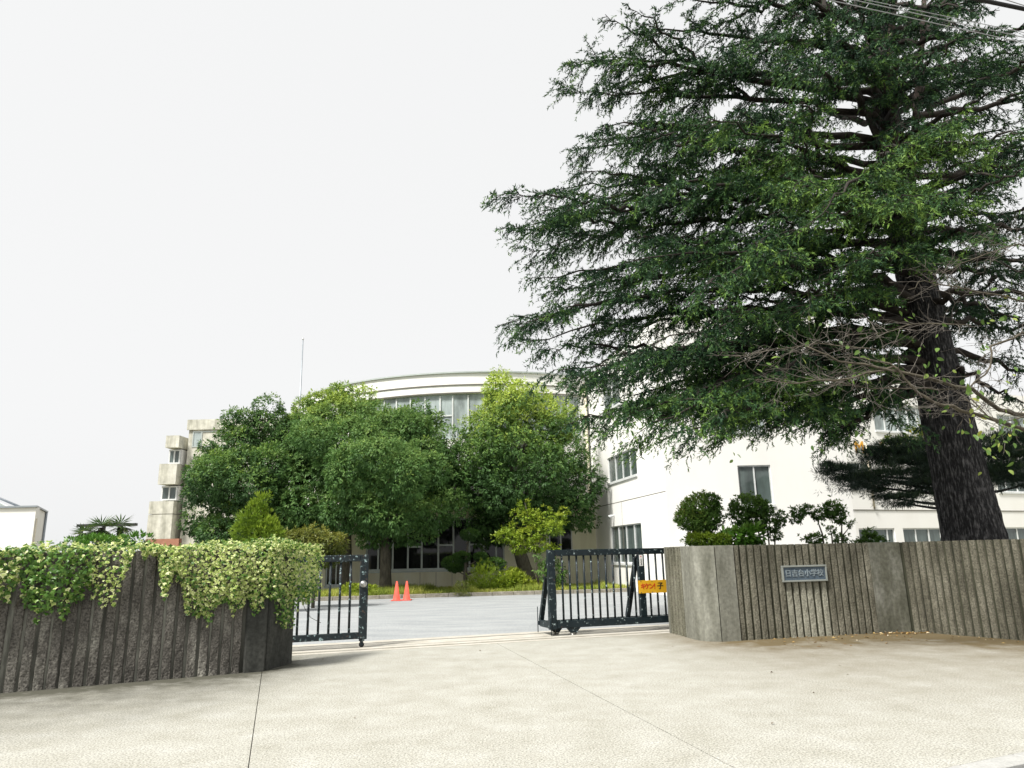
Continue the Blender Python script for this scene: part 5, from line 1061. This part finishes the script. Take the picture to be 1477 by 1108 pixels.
# ------------------------------------------------------------------ dark pine behind the cedar trunk
pn = thing('pine_tree', 'nearly black layered pine spreading behind the cedar trunk', 'tree', (13.2, 20.5, 0))
Yp = 20.5
pbase = at(1432, 800, Yp); ptop = at(1405, 640, Yp)
MB().tube([Vector((pbase.x, Yp, -0.05)), pbase, at(1425, 720, Yp), ptop], [0.24, 0.22, 0.2, 0.12], 10).build('trunk', M['bark_cedar'], pn)
PADS = [(1215, 682, 26, 9, 0), (1240, 696, 30, 11, 0), (1275, 690, 40, 16, 0), (1280, 660, 34, 8, .5), (1315, 672, 40, 18, 0), (1332, 702, 22, 8, 0), (1350, 686, 28, 15, 0), (1300, 722, 24, 5, -.3), (1270, 712, 10, 4, 0), (1260, 655, 18, 6, .4), (1335, 650, 30, 14, 0), (1290, 643, 20, 7, .3), (1415, 690, 38, 18, 0), (1450, 682, 34, 12, 0), (1420, 660, 50, 22, .3), (1470, 665, 30, 14, 0), (1440, 640, 45, 20, .6), (1475, 640, 30, 16, 0), (1400, 700, 20, 10, 0), (1195, 676, 10, 4, 0), (1480, 695, 20, 5, 0)]
for (u, v, ru, rv, dY) in PADS:
    p = at(u, v + 2, Yp + dY); q = at(1400, min(735, v + 18), Yp); lb = MB().tube(bez(q, q.lerp(p, .6) + Vector((0, 0, -.15)), p, 4), [0.06, 0.05, 0.04, 0.03, 0.012], 6).build('bough', M['bark_cedar'], pn)
    crown('needle_pad', [px_clump(u, v, Yp, ru * .92, rv * .55, ru * 1.0, dY)], int(13 * ru), 10, 0.14, 0.014, M['pine'], lb, lambda P, N: 0.45 + 0.25 * N[:, 2], rough=0.6, inner=0.35, up=0.5, droop=0.0, spread=0.9)
# yellowing vine leaves over it
vy = thing('yellowing_shrub', 'yellowing shrub with pale leaves left of the cedar trunk above the pine', 'shrub', at(1310, 640, 22))
vy.location.z = 0
crown('leaves', pc_([(1325, 632, 12, .8, 0), (1305, 645, 14, .5, 0), (1328, 652, 12, .6, 0), (1285, 640, 8, .8, 0), (1338, 620, 10, .8, 0)], 21.5), 170, 6, 0.16, 0.09, M['cherry_leaf'], vy, lambda P, N: 0.72 + 0 * P[:, 0], rough=0.4, inner=0.5)
p = at(1330, 640, 21.5); MB().tube([(p.x + .3, 21.5, 0), (p.x + .2, 21.5, 2), tuple(p)], [0.05, 0.04, 0.02], 6).build('stem', M['bark_grey'], vy)

# ------------------------------------------------------------------ cherry boughs reaching in from the right
ch = thing('cherry_tree', 'cherry tree with nearly bare twiggy branches and a few large leaves', 'tree', (11.6, 12.6, 0.9))
Yc = 11.0
MB().tube([(11.6, 12.6, 0.8), (11.5, 12.5, 2.2), (11.2, 12.3, 3.4), (11.0, 12.4, 5.0), (11.0, 12.6, 6.5)], [0.2, 0.17, 0.14, 0.1, 0.05], 10).build('trunk', M['bark_cherry'], ch)
leafP, leafD = [], []
def twigs(root, pts, r, n, lmin, lmax, level=0, mb=None):
    pts = [Vector(p) for p in pts]
    own = mb is None
    if own: mb = MB()
    segl = [(b - a).length for a, b in zip(pts[:-1], pts[1:])]; tot = sum(segl)
    for i in range(n):
        s = random.uniform(0.1, 1.0) * tot
        for (a, b, L) in zip(pts[:-1], pts[1:], segl):
            if s <= L: break
            s -= L
        p = a.lerp(b, min(1, s / max(L, 1e-6))); d = (b - a).normalized()
        d2 = (d * random.uniform(0.3, 1.0) + Vector((random.gauss(0, 0.61), random.gauss(0, .5), random.gauss(0.05, .42)))).normalized()
        ln = random.uniform(lmin, lmax); k = 5; q = [p]
        for j in range(k):
            d2 = (d2 + Vector((random.gauss(0, .16), random.gauss(0, .16), random.gauss(0.0, .16)))).normalized(); q.append(q[-1] + d2 * ln / k)
        mb.tube(q, [max(0.0022, r * (1 - 0.8 * j / k)) for j in range(k + 1)], 5, False)
        if level < 1: twigs(root, q, r * 0.6, random.randint(2, 5), lmin * 0.35, lmax * 0.45, level + 1, mb)
        if random.random() < 0.07: leafP.append(q[-1]); leafD.append(d2)
    if own: mb.build('twigs', M['twig'], root)['kind'] = 'stuff'
BR = [([(1560, 640, 11.6), (1477, 601, 11.0), (1440, 590, 10.8), (1400, 562, 10.6), (1340, 545, 10.5), (1270, 530, 10.4), (1210, 520, 10.4), (1165, 500, 10.4)], 0.050, 34),
      ([(1560, 640, 11.6), (1480, 620, 11.0), (1385, 590, 10.5), (1345, 580, 10.4), (1315, 555, 10.4), (1285, 523, 10.4), (1225, 515, 10.5)], 0.045, 26),
      ([(1540, 500, 11.4), (1477, 480, 11.0), (1430, 500, 10.8), (1428, 530, 10.7), (1395, 560, 10.6), (1330, 562, 10.6), (1260, 560, 10.6), (1180, 547, 10.6)], 0.024, 26),
      ([(1570, 450, 11.4), (1477, 435, 11.0), (1380, 415, 10.8), (1335, 405, 10.8), (1310, 418, 10.8)], 0.022, 30),
      ([(1570, 400, 11.4), (1470, 350, 11.0), (1400, 375, 10.8), (1360, 395, 10.8)], 0.018, 26),
      ([(1290, 528, 10.4), (1230, 545, 10.4), (1150, 552, 10.4), (1090, 548, 10.4)], 0.022, 16),
      ([(1260, 505, 10.5), (1180, 495, 10.5), (1120, 505, 10.5), (1060, 515, 10.5)], 0.012, 14),
      ([(1400, 470, 10.8), (1330, 465, 10.7), (1270, 480, 10.7), (1220, 482, 10.7)], 0.014, 22),
      ([(1480, 600, 10.6), (1440, 610, 10.5), (1405, 585, 10.4), (1390, 575, 10.4)], 0.012, 6)]
for pts, r, n in BR:
    q = [at(*p) for p in pts]; fine_ = []
    for a, b in zip(q[:-1], q[1:]):
        for k in range(3): fine_.append(a.lerp(b, k / 3) + Vector((random.gauss(0, .012), random.gauss(0, .012), random.gauss(0, .012))))
    fine_.append(q[-1]); N_ = len(fine_)
    br = MB().tube(fine_, [max(0.005, 0.85 * r * (1 - 0.75 * i / (N_ - 1))) for i in range(N_)], 8).build('branch', M['bark_cherry'], ch)
    twigs(br, fine_, 0.0055, int(n * 1.25), 0.25, 0.85)
for (u, v, Y, n, sp_) in ((1340, 522, 10.3, 7, .12), (1355, 532, 10.2, 5, .10), (1420, 498, 10.3, 6, .09), (1400, 562, 10.3, 5, .1), (1455, 545, 10.2, 6, .12), (1450, 462, 10.4, 4, .1), (1422, 462, 10.4, 3, .08), (1300, 455, 10.5, 3, .07), (1185, 462, 10.5, 4, .08), (1395, 620, 10.2, 10, .14), (1425, 632, 10.2, 14, .2), (1455, 625, 10.2, 14, .2), (1440, 605, 10.2, 8, .15), (1470, 640, 10.3, 10, .2), (1066, 655, 10.6, 3, .05), (1243, 622, 10.5, 3, .05), (1177, 642, 10.5, 2, .04), (1475, 600, 10.2, 8, .15), (1360, 470, 10.4, 2, .06), (1330, 490, 10.4, 2, .08), (1477, 445, 10.6, 5, .12)):
    c = at(u, v, Y)
    for i in range(n): leafP.append(c + Vector((random.gauss(0, sp_), random.gauss(0, sp_), random.gauss(0, sp_ * .8)))); leafD.append(Vector((random.gauss(0, .6), random.gauss(0, .6), -0.7)))
Pn = np.array([tuple(p) for p in leafP]); Dn = norm(np.array([tuple(d) for d in leafD])); n = len(Pn)
# pointed oval leaves with a folded midrib
Nn = norm(RNG.normal(0, .6, (n, 3)) + np.array([0, -.7, .5])); Sd = norm(np.cross(Dn, Nn)); Nn = np.cross(Sd, Dn); sz = RNG.uniform(0.065, 0.115, n)
tmpl = [(0, 0), (0.2, 0.15), (0.29, 0.42), (0.2, 0.75), (0, 1.05), (-0.2, 0.75), (-0.29, 0.42), (-0.2, 0.15)]
V = np.empty((n, 8, 3))
for i, (x, y) in enumerate(tmpl): V[:, i] = Pn + Sd * (x * sz)[:, None] + Dn * (y * sz)[:, None] + Nn * (abs(x) * 0.35 * sz)[:, None]
F = np.concatenate([np.arange(n)[:, None] * 8 + np.array([0, 1, 2, 3])[None], np.arange(n)[:, None] * 8 + np.array([0, 3, 4, 5])[None], np.arange(n)[:, None] * 8 + np.array([0, 5, 6, 7])[None]])
tl = np.clip(RNG.beta(2, 2.2, n), 0, 1); link('leaves', np_mesh('leaves', V.reshape(-1, 3), F, M['cherry_leaf'], np.tile(tl, 3)), ch)
MB().tube([at(u, v, 10.3) for (u, v) in ((1400, 575), (1425, 600), (1440, 612), (1470, 632))], [0.01, 0.008, 0.006, 0.004], 5).build('branch', M['bark_cherry'], ch)

# ------------------------------------------------------------------ overhead wires
def zplane(u, v, z): d = ray(u, v); return Vector((0, 0, EYE)) + d * ((z - EYE) / d.z)
for k, (ua, va, ub, vb, z, r, m, lab) in enumerate(((1186, -2, 1477, 62, 6.3, 0.004, 'wire_pale', 'lowest thin pale overhead wire crossing the cedar top'), (1222, -2, 1477, 54, 6.4, 0.004, 'wire_pale', 'middle thin pale overhead wire crossing the cedar top'),
                                                    (1240, -2, 1477, 47, 6.5, 0.0035, 'wire_pale', 'uppermost of the three thin pale overhead wires'), (1395, -4, 1477, 13, 6.9, 0.022, 'wire_dark', 'thick black overhead cable in the upper corner of the cedar'), (1448, -1, 1477, 8, 7.1, 0.005, 'wire_pale', 'thin pale wire just above the thick black cable'))):
    a, b = zplane(ua, va, z), zplane(ub, vb, z); d = (b - a); a2 = a - d * 2.2; b2 = b + d * 3.0; nn = 24
    pts = [a2.lerp(b2, i / nn) for i in range(nn + 1)]
    w = thing('overhead_wire', lab, 'wire', a, 0, 'overhead wires'); MB().tube(pts, r, 6).build('strand', M[m], w)
    if k in (0, 1):
        for i in range(3): 
            p = a.lerp(b, 0.2 + 0.3 * i + 0.07 * k); MB().tube([p, p + Vector((0.05, 0.03, 0.07))], 0.003, 5).build('tie', M['wire_pale'], w)

# ------------------------------------------------------------------ litter on the forecourt
n = 234; c = np.array([7.0, 13.72]); px = np.concatenate([RNG.normal(7.0, .32, 120), RNG.uniform(4.2, 9.0, 100), RNG.uniform(-4, 8, 14)]); py = np.concatenate([13.78 - np.abs(RNG.normal(0, .10, 120)), np.zeros(100), RNG.uniform(6.5, 12.5, 14)])
for i in range(120, 220): py[i] = np.interp(px[i], [4.2, 6.66, 7.3, 9.0], [13.2, 13.75, 13.8, 11.2]) - abs(RNG.normal(0, 0.61))
P = np.stack([px, py, np.full(n, 0.012)], 1); D = norm(np.stack([RNG.normal(size=n), RNG.normal(size=n), RNG.normal(0, .12, n)], 1)); N = norm(RNG.normal(0, .3, (n, 3)) + UP)
V, F = leaf_cards(P, D, N, np.where(np.arange(n) < 220, RNG.uniform(0.03, 0.085, n), RNG.uniform(0.02, 0.04, n)), RNG.uniform(0.015, 0.045, n), 0.3)
tl = RNG.beta(1.5, 1.5, n); tl[220:] = 0.1
o = link('fallen_leaves', np_mesh('fallen_leaves', V, F, M['litter'], tl)); tag(o, 'dry fallen leaves gathered in the corner of the right ribbed wall', kind='stuff')
